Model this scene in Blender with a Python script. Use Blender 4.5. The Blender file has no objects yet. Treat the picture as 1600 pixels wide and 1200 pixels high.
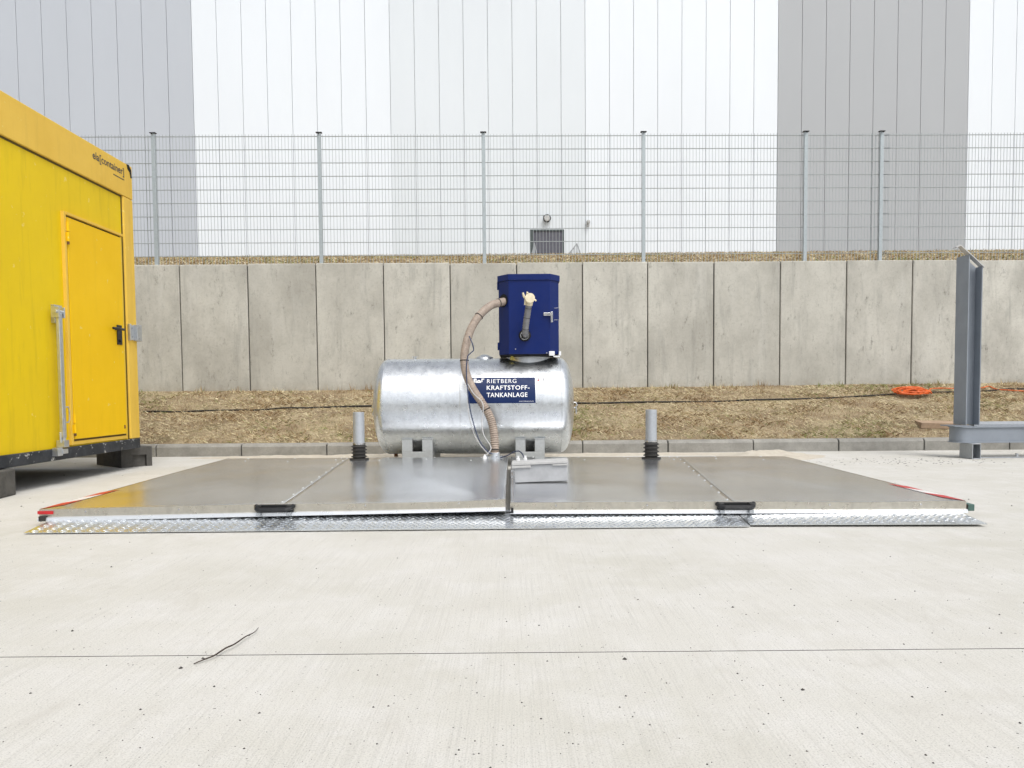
import bpy, bmesh, math, random
import numpy as np
from mathutils import Vector, Matrix
random.seed(7); RNG = np.random.default_rng(11)
S = bpy.context.scene; COL = S.collection
R = math.radians

# ------------------------------------------------------------------ camera
F = 1155.0; PITCH = R(2.7); ROLL = -0.0085; CY = 664.5; CAMZ = 0.78
cd = bpy.data.cameras.new('camera'); cam = bpy.data.objects.new('camera', cd); COL.objects.link(cam)
cd.sensor_width = 36; cd.lens = F/1600*36; cd.shift_y = (CY-600)/1600; cd.clip_end = 2000; cd.clip_start = .05
CM = Matrix.Translation((0, 0, CAMZ)) @ Matrix.Rotation(R(90)-PITCH, 4, 'X') @ Matrix.Rotation(ROLL, 4, 'Z')
cam.matrix_world = CM; S.camera = cam
C3 = CM.to_3x3()
def ray(px, py): return C3 @ Vector(((px-800)/F, -(py-CY)/F, -1))
def aY(px, py, Y, k=0.0):              # point on the plane y = Y + k*x
    d = ray(px, py); t = Y/(d.y-k*d.x); return Vector((0, 0, CAMZ))+d*t
def aX(px, py, X):
    d = ray(px, py); return Vector((0, 0, CAMZ))+d*(X/d.x)
def aZ(px, py, Z):
    d = ray(px, py); return Vector((0, 0, CAMZ))+d*((Z-CAMZ)/d.z)

# ------------------------------------------------------------------ world, sun, exposure
SUN_EL, SUN_AZ = R(58), R(150)         # overcast: broad soft sun, high, behind and right of the camera
w = bpy.data.worlds.new('World'); S.world = w; w.use_nodes = True
nt = w.node_tree; nt.nodes.clear()
sky = nt.nodes.new('ShaderNodeTexSky'); sky.sky_type = 'NISHITA'; sky.sun_disc = False
sky.sun_elevation = SUN_EL; sky.sun_rotation = SUN_AZ; sky.air_density = 1.0; sky.dust_density = 4.0
hs = nt.nodes.new('ShaderNodeHueSaturation'); hs.inputs['Saturation'].default_value = .30
bg = nt.nodes.new('ShaderNodeBackground'); bg.inputs[1].default_value = .15
wo = nt.nodes.new('ShaderNodeOutputWorld')
nt.links.new(sky.outputs[0], hs.inputs['Color']); nt.links.new(hs.outputs[0], bg.inputs[0]); nt.links.new(bg.outputs[0], wo.inputs[0])
sl = bpy.data.lights.new('sun', 'SUN'); sl.energy = 1.2; sl.angle = R(28); sl.color = (1, .975, .94)
so = bpy.data.objects.new('sun', sl); COL.objects.link(so)
sd = Vector((math.cos(SUN_EL)*math.sin(SUN_AZ), math.cos(SUN_EL)*math.cos(SUN_AZ), math.sin(SUN_EL)))
so.rotation_euler = sd.to_track_quat('Z', 'Y').to_euler(); so.location = sd*40
vs = S.view_settings; vs.view_transform = 'Standard'; vs.look = 'None'; vs.exposure = 0.36; vs.gamma = 1

# ------------------------------------------------------------------ helpers
def tag(o, label=None, cat=None, group=None, kind=None):
    if label: o['label'] = label
    if cat: o['category'] = cat
    if group: o['group'] = group
    if kind: o['kind'] = kind
    return o
def thing(name, loc, label, cat, group=None):
    o = bpy.data.objects.new(name, None); o.location = loc; o.empty_display_size = .2
    COL.objects.link(o); o['base'] = list(loc); del o['base']
    return tag(o, label, cat, group)
BASE = {}
class MB:
    def __init__(s): s.v = []; s.f = []; s.m = []
    def add(s, vs_, fs, m=0):
        n = len(s.v); s.v += [tuple(v) for v in vs_]; s.f += [tuple(i+n for i in f) for f in fs]; s.m += [m]*len(fs); return s
    def box(s, x0, x1, y0, y1, z0, z1, M=None, m=0):
        v = [Vector((x, y, z)) for z in (z0, z1) for y in (y0, y1) for x in (x0, x1)]
        if M is not None: v = [M @ p for p in v]
        return s.add(v, [(0, 2, 3, 1), (4, 5, 7, 6), (0, 1, 5, 4), (2, 6, 7, 3), (0, 4, 6, 2), (1, 3, 7, 5)], m)
    def tube(s, pts, r, n=10, caps=True, m=0, flat=1.0):
        pts = [Vector(p) for p in pts]; rs = r if isinstance(r, (list, tuple)) else [r]*len(pts)
        base = len(s.v); up = None; out = []
        for i, p in enumerate(pts):
            t = (pts[min(i+1, len(pts)-1)]-pts[max(i-1, 0)])
            t = t.normalized() if t.length > 1e-9 else Vector((0, 0, 1))
            if up is None:
                up = Vector((0, 0, 1)) if abs(t.z) < .9 else Vector((0, 1, 0))
            a = (up-t*up.dot(t)).normalized(); up = a; b = t.cross(a)
            for k in range(n):
                th = 2*math.pi*k/n; out.append(p+a*(math.cos(th)*rs[i]*flat)+b*(math.sin(th)*rs[i]))
        fs = []
        for i in range(len(pts)-1):
            for k in range(n):
                k2 = (k+1) % n; fs.append((i*n+k, i*n+k2, (i+1)*n+k2, (i+1)*n+k))
        if caps:
            fs.append(tuple(range(n))[::-1]); fs.append(tuple((len(pts)-1)*n+k for k in range(n)))
        return s.add(out, fs, m)
    def prism(s, poly, axis, a, b, M=None, m=0):     # poly in the two other axes (order x,y,z without axis)
        def p3(q, t):
            l = list(q); l.insert(axis, t); v = Vector(l); return M @ v if M is not None else v
        n = len(poly); v = [p3(q, a) for q in poly]+[p3(q, b) for q in poly]
        fs = [tuple(range(n)), tuple(range(2*n-1, n-1, -1))]+[(i, i+n, (i+1) % n+n, (i+1) % n) for i in range(n)]
        return s.add(v, fs, m)
    def lathe(s, prof, c, axis='Z', n=48, m=0, sx=1.0):    # prof: list (radius, along)
        c = Vector(c); out = []; fs = []
        for (r, h) in prof:
            for k in range(n):
                th = 2*math.pi*k/n; a, b = r*math.cos(th), r*math.sin(th)
                out.append(c+(Vector((a, b, h)) if axis == 'Z' else Vector((h, a, b)) if axis == 'X' else Vector((a, h, b))))
        for i in range(len(prof)-1):
            for k in range(n):
                k2 = (k+1) % n; fs.append((i*n+k, i*n+k2, (i+1)*n+k2, (i+1)*n+k))
        return s.add(out, fs, m)
    def build(s, name, mats, parent=None, smooth=False, bevel=0, seg=2):
        me = bpy.data.meshes.new(name); off = Vector((0, 0, 0)); p = parent
        while p is not None: off += p.location; p = p.parent
        me.from_pydata([tuple(Vector(v)-off) for v in s.v], [], s.f)
        for mt in (mats if isinstance(mats, (list, tuple)) else [mats]): me.materials.append(mt)
        me.polygons.foreach_set('material_index', s.m)
        bm = bmesh.new(); bm.from_mesh(me); bmesh.ops.recalc_face_normals(bm, faces=bm.faces); bm.to_mesh(me); bm.free()
        o = bpy.data.objects.new(name, me); COL.objects.link(o); o.parent = parent
        if smooth:
            me.polygons.foreach_set('use_smooth', [True]*len(me.polygons))
            try: me.set_sharp_from_angle(angle=R(38))
            except Exception: pass
        if bevel:
            b = o.modifiers.new('bevel', 'BEVEL'); b.width = bevel; b.segments = seg; b.limit_method = 'ANGLE'; b.angle_limit = R(40)
        return o
def spline(pts, n=8):                  # Catmull-Rom
    P = [Vector(p) for p in pts]; P = [P[0]*2-P[1]]+P+[P[-1]*2-P[-2]]; out = []
    for i in range(1, len(P)-2):
        for k in range(n):
            t = k/n; a, b, c, d = P[i-1:i+3]
            out.append(.5*((2*b)+(c-a)*t+(2*a-5*b+4*c-d)*t*t+(3*b-a-3*c+d)*t**3))
    out.append(P[-2]); return out

# ------------------------------------------------------------------ materials
class NT:
    def __init__(s, name):
        s.mat = bpy.data.materials.new(name); s.mat.use_nodes = True; s.n = s.mat.node_tree; s.n.nodes.clear()
        s.out = s.N('ShaderNodeOutputMaterial'); s.b = s.N('ShaderNodeBsdfPrincipled'); s.L(s.b.outputs[0], s.out.inputs[0])
        s.pos = s.N('ShaderNodeNewGeometry').outputs['Position']
    def N(s, t, **k):
        n = s.n.nodes.new(t)
        for a, v in k.items(): setattr(n, a, v)
        return n
    def L(s, a, b): s.n.links.new(a, b)
    def noise(s, scale, detail=4, rough=.6, stretch=(1, 1, 1), dist=0, rand=False, off=(0, 0, 0)):
        m = s.N('ShaderNodeMapping'); m.inputs['Scale'].default_value = stretch; m.inputs['Location'].default_value = off
        s.L(s.pos, m.inputs[0]); v = m.outputs[0]
        if rand:
            oi = s.N('ShaderNodeObjectInfo'); mu = s.N('ShaderNodeMath', operation='MULTIPLY'); mu.inputs[1].default_value = 40
            s.L(oi.outputs['Random'], mu.inputs[0]); ad = s.N('ShaderNodeVectorMath', operation='ADD')
            s.L(v, ad.inputs[0]); s.L(mu.outputs[0], ad.inputs[1]); v = ad.outputs[0]
        n = s.N('ShaderNodeTexNoise'); n.inputs['Scale'].default_value = scale; n.inputs['Detail'].default_value = detail
        n.inputs['Roughness'].default_value = rough; n.inputs['Distortion'].default_value = dist; s.L(v, n.inputs['Vector'])
        return n.outputs['Fac']
    def ramp(s, fac, stops):
        r = s.N('ShaderNodeValToRGB'); e = r.color_ramp.elements
        while len(e) < len(stops): e.new(.5)
        for el, (p, c) in zip(e, stops):
            el.position = p; el.color = (*c, 1) if isinstance(c, tuple) else (c, c, c, 1)
        s.L(fac, r.inputs[0]); return r.outputs[0]
    def mix(s, a, b, fac=.5, mode='MIX'):
        m = s.N('ShaderNodeMix', data_type='RGBA', blend_type=mode)
        for v, i in ((a, 6), (b, 7)):
            if isinstance(v, tuple): m.inputs[i].default_value = (*v, 1)
            else: s.L(v, m.inputs[i])
        if isinstance(fac, (int, float)): m.inputs[0].default_value = fac
        else: s.L(fac, m.inputs[0])
        return m.outputs[2]
    def col(s, c):
        if isinstance(c, tuple): s.b.inputs['Base Color'].default_value = (*c, 1)
        else: s.L(c, s.b.inputs['Base Color'])
    def rough(s, r):
        if isinstance(r, (int, float)): s.b.inputs['Roughness'].default_value = r
        else: s.L(r, s.b.inputs['Roughness'])
    def metal(s, m):
        if isinstance(m, (int, float)): s.b.inputs['Metallic'].default_value = m
        else: s.L(m, s.b.inputs['Metallic'])
    def bump(s, h, strength=.3, dist=.01):
        b = s.N('ShaderNodeBump'); b.inputs['Strength'].default_value = strength; b.inputs['Distance'].default_value = dist
        s.L(h, b.inputs['Height']); s.L(b.outputs[0], s.b.inputs['Normal'])
def flat(name, c, rough=.5, metal=0.0, var=.12, sc=6, bump=0, spec=.5):
    t = NT(name); t.b.inputs['Specular IOR Level'].default_value = spec; n = t.noise(sc, 5, .65, rand=True)
    t.col(t.mix(c, tuple(min(1, x*(1-2*var)) for x in c), t.ramp(n, [(.35, 0.), (.7, 1.)])))
    t.rough(t.ramp(t.noise(sc*3, 3), [(.3, max(0, rough-.08)), (.7, min(1, rough+.1))])); t.metal(metal)
    if bump: t.bump(t.noise(sc*10, 4), bump, .003)
    return t.mat
M = {}
# broom-finished concrete paving
t = NT('paving_concrete')
brush = t.noise(1, 3, .7, (230, 2.2, 1), .15); brush2 = t.noise(1, 2, .6, (38, .5, 1), off=(5, 3, 0)); fine = t.noise(220, 3, .7)
big = t.noise(.55, 5, .6, (1, 1.6, 1)); mid = t.noise(3.2, 6, .7)
c = t.mix((.59, .578, .54), (.50, .487, .43), t.ramp(big, [(.35, 0.), (.68, 1.)]))
c = t.mix(c, (.62, .61, .585), t.ramp(mid, [(.45, 0.), (.70, .75)]))
c = t.mix(c, (.36, .35, .32), t.ramp(brush, [(.48, 0.), (.74, .42)]))
c = t.mix(c, (.38, .37, .34), t.ramp(brush2, [(.58, 0.), (.76, .14)]))
c = t.mix(c, (.28, .27, .25), t.ramp(fine, [(.51, 0.), (.69, .72)]))
c = t.mix(c, (.44, .42, .375), t.ramp(t.noise(1.7, 8, .75, (1.6, .7, 1), 1.5, off=(2, 8, 0)), [(.55, 0.), (.70, .5)]))
c = t.mix(c, (.12, .115, .11), t.ramp(t.noise(95, 1, .4), [(.735, 0.), (.765, .8)]))
t.col(c); t.rough(.9)
t.bump(t.mix(brush, fine, .4), .55, .004); M['paving'] = t.mat
M['joint'] = flat('joint_filler', (.06, .055, .05), .9)
# precast retaining wall
def wallmat():
    t = NT('precast_concrete')
    a = t.noise(1.3, 7, .68, (1, 1, .75), rand=True); b = t.noise(2.2, 6, .7, (3.2, 3.2, .45), .3, rand=True); fn = t.noise(34, 5, .75)
    c = t.mix((.56, .55, .495), (.385, .375, .335), t.ramp(a, [(.38, 0.), (.64, 1.)]))
    c = t.mix(c, (.25, .25, .23), t.ramp(b, [(.53, 0.), (.72, .58)]))
    c = t.mix(c, (.60, .595, .55), t.ramp(t.noise(1.7, 5, .6, (2.5, 2.5, .5), rand=True, off=(9, 2, 4)), [(.55, 0.), (.72, .5)]))
    c = t.mix(c, (.22, .21, .18), t.ramp(fn, [(.52, 0.), (.72, .42)]))
    c = t.mix(c, (.11, .105, .09), t.ramp(t.noise(11, 7, .85, (1, 1, .4), rand=True), [(.57, 0.), (.70, .85)]))
    oi = t.N('ShaderNodeObjectInfo'); c = t.mix(c, (.33, .32, .28), t.ramp(oi.outputs['Random'], [(0, 0.), (1, .32)]))
    sp = t.N('ShaderNodeSeparateXYZ'); t.L(t.pos, sp.inputs[0]); mr = t.N('ShaderNodeMapRange'); mr.inputs['From Min'].default_value = .95; mr.inputs['From Max'].default_value = .7
    t.L(sp.outputs['Z'], mr.inputs['Value']); mu = t.N('ShaderNodeMath', operation='MULTIPLY'); t.L(mr.outputs[0], mu.inputs[0]); t.L(t.ramp(t.noise(9, 6, .75), [(.4, 0.), (.65, .8)]), mu.inputs[1])
    c = t.mix(c, (.27, .22, .15), mu.outputs[0])
    t.col(c); t.rough(.88); t.bump(fn, .35, .006); return t.mat
M['wall'] = wallmat()
t = NT('kerb_concrete'); a = t.noise(5, 6, .7); fn = t.noise(60, 4, .75)
c = t.mix((.33, .32, .29), (.215, .21, .19), t.ramp(a, [(.35, 0.), (.68, 1.)])); c = t.mix(c, (.16, .155, .14), t.ramp(fn, [(.52, 0.), (.74, .5)]))
t.col(c); t.rough(.9); t.bump(fn, .4, .006); M['kerb'] = t.mat
t = NT('sand'); t.col(t.mix((.56, .52, .44), (.45, .40, .32), t.ramp(t.noise(14, 6, .75), [(.35, 0.), (.7, 1.)]))); t.rough(.95); t.bump(t.noise(60, 5, .8), .8, .01); M['sand'] = t.mat
t = NT('grass_soil'); a = t.noise(1.6, 6, .7, (1, 1.8, 1)); b = t.noise(28, 6, .8, (1, 1.6, 1))
c = t.mix((.43, .345, .215), (.27, .20, .12), t.ramp(a, [(.40, 0.), (.60, 1.)])); c = t.mix(c, (.17, .17, .065), t.ramp(t.noise(2.3, 5, .65, off=(4, 7, 0)), [(.56, 0.), (.72, .65)]))
c = t.mix(c, (.10, .075, .035), t.ramp(b, [(.5, 0.), (.72, .85)])); t.col(c); t.rough(.95); t.bump(b, .9, .03); M['soil'] = t.mat
def blade(name, c): 
    t = NT(name); t.col(c); t.rough(.8); t.b.inputs['Specular IOR Level'].default_value = .2; return t.mat
M['straw'] = blade('straw_blade', (.53, .43, .26)); M['straw2'] = blade('pale_blade', (.66, .58, .38)); M['brownb'] = blade('brown_blade', (.27, .18, .09)); M['greenb'] = blade('green_blade', (.22, .24, .08))
# hall cladding
def clad(name, c):
    t = NT(name); n = t.noise(.25, 4, .6, (1, 1, .4)); t.col(t.mix(c, tuple(x*.95 for x in c), t.ramp(n, [(.35, 0.), (.7, 1.)]))); t.rough(.42)
    t.bump(t.noise(300, 2), .05, .002); return t.mat
M['cl_grey'] = clad('light_grey_cladding', (.49, .525, .575)); M['cl_white'] = clad('white_cladding', (.775, .825, .875)); M['cl_off'] = clad('pale_cladding', (.70, .75, .79)); M['cl_dark'] = clad('warm_grey_cladding', (.405, .425, .445))
M['hdoor'] = flat('dark_door_paint', (.10, .10, .125), .4)
# metals
def galv(name, c, rough=.36, metal=.9, streak=True, spot=.25, bump=.12):
    t = NT(name); v = t.N('ShaderNodeTexVoronoi'); v.inputs['Scale'].default_value = 55; t.L(t.pos, v.inputs['Vector'])
    sp = t.ramp(t.noise(30, 4, .7), [(.35, 0.), (.7, 1.)])
    c2 = t.mix(c, tuple(x*.62 for x in c), t.mix(sp, v.outputs['Color'], .35))
    c2 = t.mix(c, c2, spot*2)
    if streak: c2 = t.mix(c2, tuple(x*.55 for x in c), t.ramp(t.noise(3.0, 6, .7, (2.4, .7, .5), .6), [(.5, 0.), (.75, .55)]))
    t.col(c2); t.metal(metal); t.rough(t.ramp(t.noise(12, 5, .7), [(.3, rough-.08), (.7, rough+.12)])); t.bump(t.noise(9, 3), bump, .004); return t.mat
M['galv'] = galv('galvanised_steel', (.66, .69, .72)); M['tank'] = galv('galvanised_tank_steel', (.74, .77, .79), .30, .92, True, .30, .10)
M['dull'] = galv('dull_zinc_steel', (.46, .485, .51), .5, .55, False); M['post'] = galv('fence_post_zinc', (.42, .47, .49), .5, .4, False)
M['wire'] = flat('zinc_wire', (.36, .40, .41), .5, .2, .05)
def stainless():
    t = NT('brushed_cover_sheet'); a = t.noise(1.1, 6, .65); b = t.noise(26, 5, .75)
    c = t.mix((.72, .735, .76), (.66, .67, .685), t.ramp(a, [(.35, 0.), (.7, 1.)])); c = t.mix(c, (.56, .56, .555), t.ramp(t.noise(2.2, 4, .55, (1, .35, 1), 1.2), [(.48, 0.), (.72, .5)]))
    t.col(c); t.metal(t.ramp(t.noise(1.5, 4, .6, off=(3, 1, 0)), [(.35, .97), (.75, .82)])); t.rough(t.ramp(t.noise(1.6, 4, .6), [(.3, .19), (.7, .27)])); return t.mat
M['sheet'] = stainless(); M['footz'] = galv('pale_zinc_steel', (.50, .52, .52), .5, .4, False)
M['fascia'] = galv('edge_trim_steel', (.60, .57, .50), .3, .8, True)
M['lip'] = galv('bright_lip_steel', (.86, .88, .90), .3, .75, False, .05)
M['tread'] = galv('tread_plate_zinc', (.74, .77, .79), .24, .9, False, .1, 0)
M['box'] = flat('grey_box_paint', (.40, .41, .42), .5, 0.0, .1, 12); M['boxlid'] = flat('pale_lid_paint', (.50, .50, .49), .6, 0, .12, 12)
M['rust'] = flat('rust', (.16, .07, .03), .8)
def yel(name, c, c2, drip=.5):
    t = NT(name); a = t.noise(1.6, 6, .65); s_ = t.noise(3.5, 5, .7, (4, 4, .35), .3)
    k = t.mix(c, c2, t.ramp(a, [(.35, 0.), (.7, .8)])); k = t.mix(k, tuple(x*.74 for x in c2), t.ramp(s_, [(.52, 0.), (.75, drip)]))
    k = t.mix(k, (.78, .62, .18), t.ramp(t.noise(17, 3, .5), [(.70, 0.), (.74, .7)]))
    t.col(k); t.rough(t.ramp(a, [(.3, .42), (.7, .55)])); t.b.inputs['Specular IOR Level'].default_value = .22; t.bump(t.noise(2.2, 2), .08, .01); return t.mat
M['ypanel'] = yel('weathered_yellow_panel', (.76, .54, .004), (.69, .48, .010)); M['ybeam'] = yel('faded_yellow_frame', (.76, .50, .075), (.68, .43, .06), .3)
M['ydoor'] = yel('golden_yellow_door', (.84, .52, .003), (.78, .475, .004), .2)
t = NT('chipped_black_paint'); k = t.mix((.012, .016, .022), (.05, .055, .065), t.ramp(t.noise(4, 6, .7), [(.4, 0.), (.7, 1.)]))
k = t.mix(k, (.55, .55, .53), t.ramp(t.noise(9, 7, .75, (1, 1, 1.3), .5), [(.60, 0.), (.64, .9)])); t.col(k); t.rough(.6); M['black_frame'] = t.mat
M['black'] = flat('black_plastic', (.012, .012, .013), .4); M['rubber'] = flat('black_rubber', (.035, .033, .03), .7, 0, .2, 20)
M['hole'] = flat('unlit_opening', (.008, .008, .008), .9); M['gap'] = flat('dark_gap_strip', (.10, .065, .01), .8); M['wgap'] = flat('panel_joint_backing', (.05, .05, .045), .9)  # gap: dark strips along the panel seam and round the container door
M['blue'] = flat('navy_blue_paint', (.002, .014, .11), .35, 0, .05, 3, 0, .28); M['navy'] = flat('navy_sign_vinyl', (.006, .020, .085), .4, 0, .05, 6, 0, .2)
M['whitep'] = flat('white_print', (.82, .83, .84), .5, 0, .03); M['label'] = flat('pale_label_film', (.74, .75, .76), .45, 0, .03); M['ink'] = flat('dark_ink', (.06, .06, .07), .6)
M['chrome'] = flat('polished_metal', (.72, .72, .72), .22, 1, .1)
M['hose'] = flat('beige_hose', (.37, .30, .245), .6, 0, .18, 22, .2); M['hose_grey'] = flat('grey_hose', (.21, .21, .215), .5, 0, .15, 22, .2); M['cream'] = flat('cream_plastic', (.74, .66, .47), .5, 0, .15, 30)
M['cable_blue'] = flat('dark_blue_cable', (.03, .045, .10), .5); M['cable_pale'] = flat('pale_grey_cable', (.50, .50, .50), .5); M['cable_black'] = flat('black_cable', (.015, .013, .012), .7); M['orange'] = flat('orange_cable', (.80, .15, .02), .55, 0, .2, 20)
M['red'] = flat('red_reflective_film', (.55, .02, .025), .35, 0, .1, 20); M['tapew'] = flat('white_reflective_film', (.75, .74, .72), .35, 0, .05); M['green'] = flat('green_grey_rubber', (.07, .14, .12), .6)
M['blue_grey'] = flat('blue_grey_paint', (.25, .28, .32), .42, .0, .08, 3); M['capplate'] = flat('light_grey_plate', (.55, .55, .54), .45, .3)
M['wood'] = flat('weathered_board', (.42, .30, .20), .8, 0, .2, 9); M['block'] = flat('dark_grey_block', (.105, .10, .09), .85, 0, .2, 12, .4)
M['twig'] = flat('dry_bark', (.05, .035, .025), .9); M['grit'] = flat('dark_grit', (.06, .055, .05), .9); M['yellow_spot'] = flat('yellow_sticker', (.6, .5, .12), .5)

# ------------------------------------------------------------------ setting: ground
KY = 9.06                               # front face of the kerb
JY = aZ(800, 1020, 0).y
mb = MB(); XR = 200
rows = [(-250, 0), (JY-.0025, 0), (JY-.0025, -.012), (JY+.0025, -.012), (JY+.0025, 0), (KY+.05, 0)]
mb.add([(x, y, z) for y, z in rows for x in (-XR, XR)], [(2*i, 2*i+1, 2*i+3, 2*i+2) for i in range(5)])
mb.m[1:4] = [1, 1, 1]
tag(mb.build('ground', [M['paving'], M['joint']]), 'pale broom finished concrete yard paving', kind='structure')
# unseen tree belt added behind the camera to darken the band mirrored in the tank
mb = MB(); g = random.Random(5); nx = 260
for row in range(3):
    base = len(mb.v); X_ = [-170+340*i/nx for i in range(nx+1)]
    hts = [(9+2.2*math.sin(x*.13+row)+1.6*math.sin(x*.41+row*2)+g.uniform(-.8, .8))*(.8+.15*row) for x in X_]
    vv = []
    for lv in range(7):
        for x, h in zip(X_, hts): vv.append((x+g.uniform(-.4, .4), -62-row*4+g.uniform(-1.2, 1.2)-lv*.25, h*lv/6+g.uniform(-.4, .4)*(lv > 0)))
    mb.add(vv, [(l*(nx+1)+i, l*(nx+1)+i+1, (l+1)*(nx+1)+i+1, (l+1)*(nx+1)+i) for l in range(6) for i in range(nx)])
tag(mb.build('added_tree_belt', flat('added_belt_foliage', (.055, .065, .045), .9, 0, .3, 1.2)), kind='stuff')
# kerb stones
mb = MB(); kp = [aZ(x, 714-.008*(x-300), 0).x for x in (375, 1046)]; pitch = (kp[1]-kp[0])/5
k = -22
for k in range(-16, 18):
    x0 = kp[0]+k*pitch; j = random.uniform(-.004, .004)
    mb.prism([(KY+j, -.15), (KY+j, .115), (KY+.025+j, .148), (KY+.15, .15), (KY+.15, -.15)], 0, x0+.007, x0+pitch-.007)
kerb = mb.build('kerb', M['kerb'], bevel=.006); tag(kerb, kind='structure')
mb = MB().box(-18, 19, KY+.02, KY+.14, -.1, .128); tag(mb.build('kerb_bedding', M['wgap']), kind='structure')
# grass bank below the wall, the wall, the bank above it
WK = .0175; WY0 = 11.45
def wy(x): return WY0+WK*x
def fbm(x, y, s, seed=0):
    v = 0
    for i in range(5):
        a = s*1.9**i; p = seed+i*1.7
        v = v+(math.sin(a*x+p+1.3*math.sin(a*.7*y+p*2))*math.cos(a*1.1*y+p*3+1.1*math.sin(a*.6*x-p)))/1.6**i
    return v/2.4
WB = {x: aY(x, y, WY0, WK).z for x, y in ((220, 612), (800, 607.5), (1590, 598))}
def wbase(x):                           # height of the grass where it meets the wall
    return float(np.interp(x, [-6, 0, 8], [WB[220], WB[800], WB[1590]]))
def zlow(x, y):
    t = (y-KY-.15)/(wy(x)-KY-.15); t = max(0, min(1, t))
    return .135+(wbase(x)-.135)*(t**.92)+(.022*fbm(x, y, 2.4)+.012*fbm(x, y, 7.5, 4))*min(1, t*6)*min(1, .25+(1-t)*4)+.004
WT = aY(800, 411.5, WY0, WK).z          # top of the wall
CR = 25.0; crz = aY(800, 397.5, CR, .02).z
def zup(x, y):
    t = max(0, min(1, (y-wy(x))/(CR-wy(x))))
    if y > CR+.02*x: return crz-min(1.1, (y-CR-.02*x)*.6)
    return WT-.04+(crz-WT+.04)*t+.014*fbm(x, y, .9, 3)*min(1, t*4)
def gridmesh(name, mat, xs, ys, fz, **kw):
    mb = MB(); nx = len(xs)
    mb.add([(x, y, fz(x, y)) for y in ys for x in xs], [(j*nx+i, j*nx+i+1, (j+1)*nx+i+1, (j+1)*nx+i) for j in range(len(ys)-1) for i in range(nx-1)])
    return mb.build(name, mat, smooth=True, **kw)
tag(gridmesh('grass_bank', M['soil'], np.linspace(-20, 22, 420), np.linspace(KY+.13, 11.9, 46), zlow), kind='structure')
def zup2(x, y): return zup(x, y)
tag(gridmesh('upper_bank', M['soil'], np.linspace(-34, 34, 240), [11.3+WK*0+v for v in list(np.linspace(.35, 4, 26))+list(np.linspace(4.4, 15, 36))+[17, 20, 24]], zup2), kind='structure')
def blades(name, n, area, fz, length, width, lift, weights, label=None, seed=3):
    g = np.random.default_rng(seed); P = area(g, n)
    V = np.zeros((n*3, 3)); mi = np.zeros(n, int)
    ang = g.uniform(0, 2*np.pi, n); L = g.uniform(*length, n); W = g.uniform(*width, n); H = g.uniform(*lift, n)
    for i in range(n):
        x, y = P[i]; z = fz(x, y); f = fbm(x, y, 1.1, 5); f2 = fbm(x, y*1.5, 3.1, 8)
        ww = np.array(weights, float); ww[2] *= math.exp(3.6*f2); ww[3] *= 1.3*math.exp(6.0*f-.3); ww[1] *= math.exp(-3.2*f2)
        if fbm(x, y*1.3, 1.9, 21)+.5*f2+g.uniform(-.2, .2) > .30: L[i] *= .25; W[i] *= .5
        r = g.random()*ww.sum(); mi[i] = int(np.searchsorted(np.cumsum(ww), r))
        ca, sa = math.cos(ang[i]), math.sin(ang[i]); h = H[i]*(1.15+1.3*f2)
        V[3*i] = (x-sa*W[i], y+ca*W[i], z-.004); V[3*i+1] = (x+sa*W[i], y-ca*W[i], z-.004+.3*h); V[3*i+2] = (x+ca*L[i], y+sa*L[i], max(z, fz(x+ca*L[i], y+sa*L[i]))+h)
    me = bpy.data.meshes.new(name); me.from_pydata(V.tolist(), [], np.arange(n*3).reshape(n, 3).tolist())
    for m_ in ('straw', 'straw2', 'brownb', 'greenb'): me.materials.append(M[m_])
    me.polygons.foreach_set('material_index', np.minimum(mi, 3).tolist())
    o = bpy.data.objects.new(name, me); COL.objects.link(o); tag(o, label, 'grass', kind='stuff'); return o
def area1(g, n):
    x = g.uniform(-8.5, 10, n); y = g.uniform(0, 1, n); return [(a, KY+.16+b*(wy(a)-.04-KY-.16)) for a, b in zip(x, y)]
def area2(g, n):
    b = g.uniform(0, 1, n)**.8; x = g.uniform(-.8, .9, n); return [((a*(wy(0)+q*14)), wy(0)+.25+q*14) for a, q in zip(x, b)]
blades('dry_grass', 95000, area1, zlow, (.03, .09), (.002, .0045), (.0, .026), (5, 3.6, 2.7, .8), 'dry mown straw coloured grass on the bank below the wall')
blades('sparse_grass', 75000, area2, zup, (.04, .12), (.003, .008), (.0, .045), (4, 2.6, 3.2, 1.2), 'dry tufted grass strip above the concrete wall', seed=9)

def area3(g, n):
    c_ = g.uniform(-6, 9, 60); return [(c_[i % 60]+g.normal(0, .05), wy(c_[i % 60])-.07-abs(g.normal(0, .05))) for i in range(n)]
blades('wall_foot_grass', 900, area3, zlow, (.005, .04), (.0025, .005), (.02, .09), (3, 2, 3, 3), 'small tufts of grass sprouting at the wall foot', seed=17)
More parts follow.
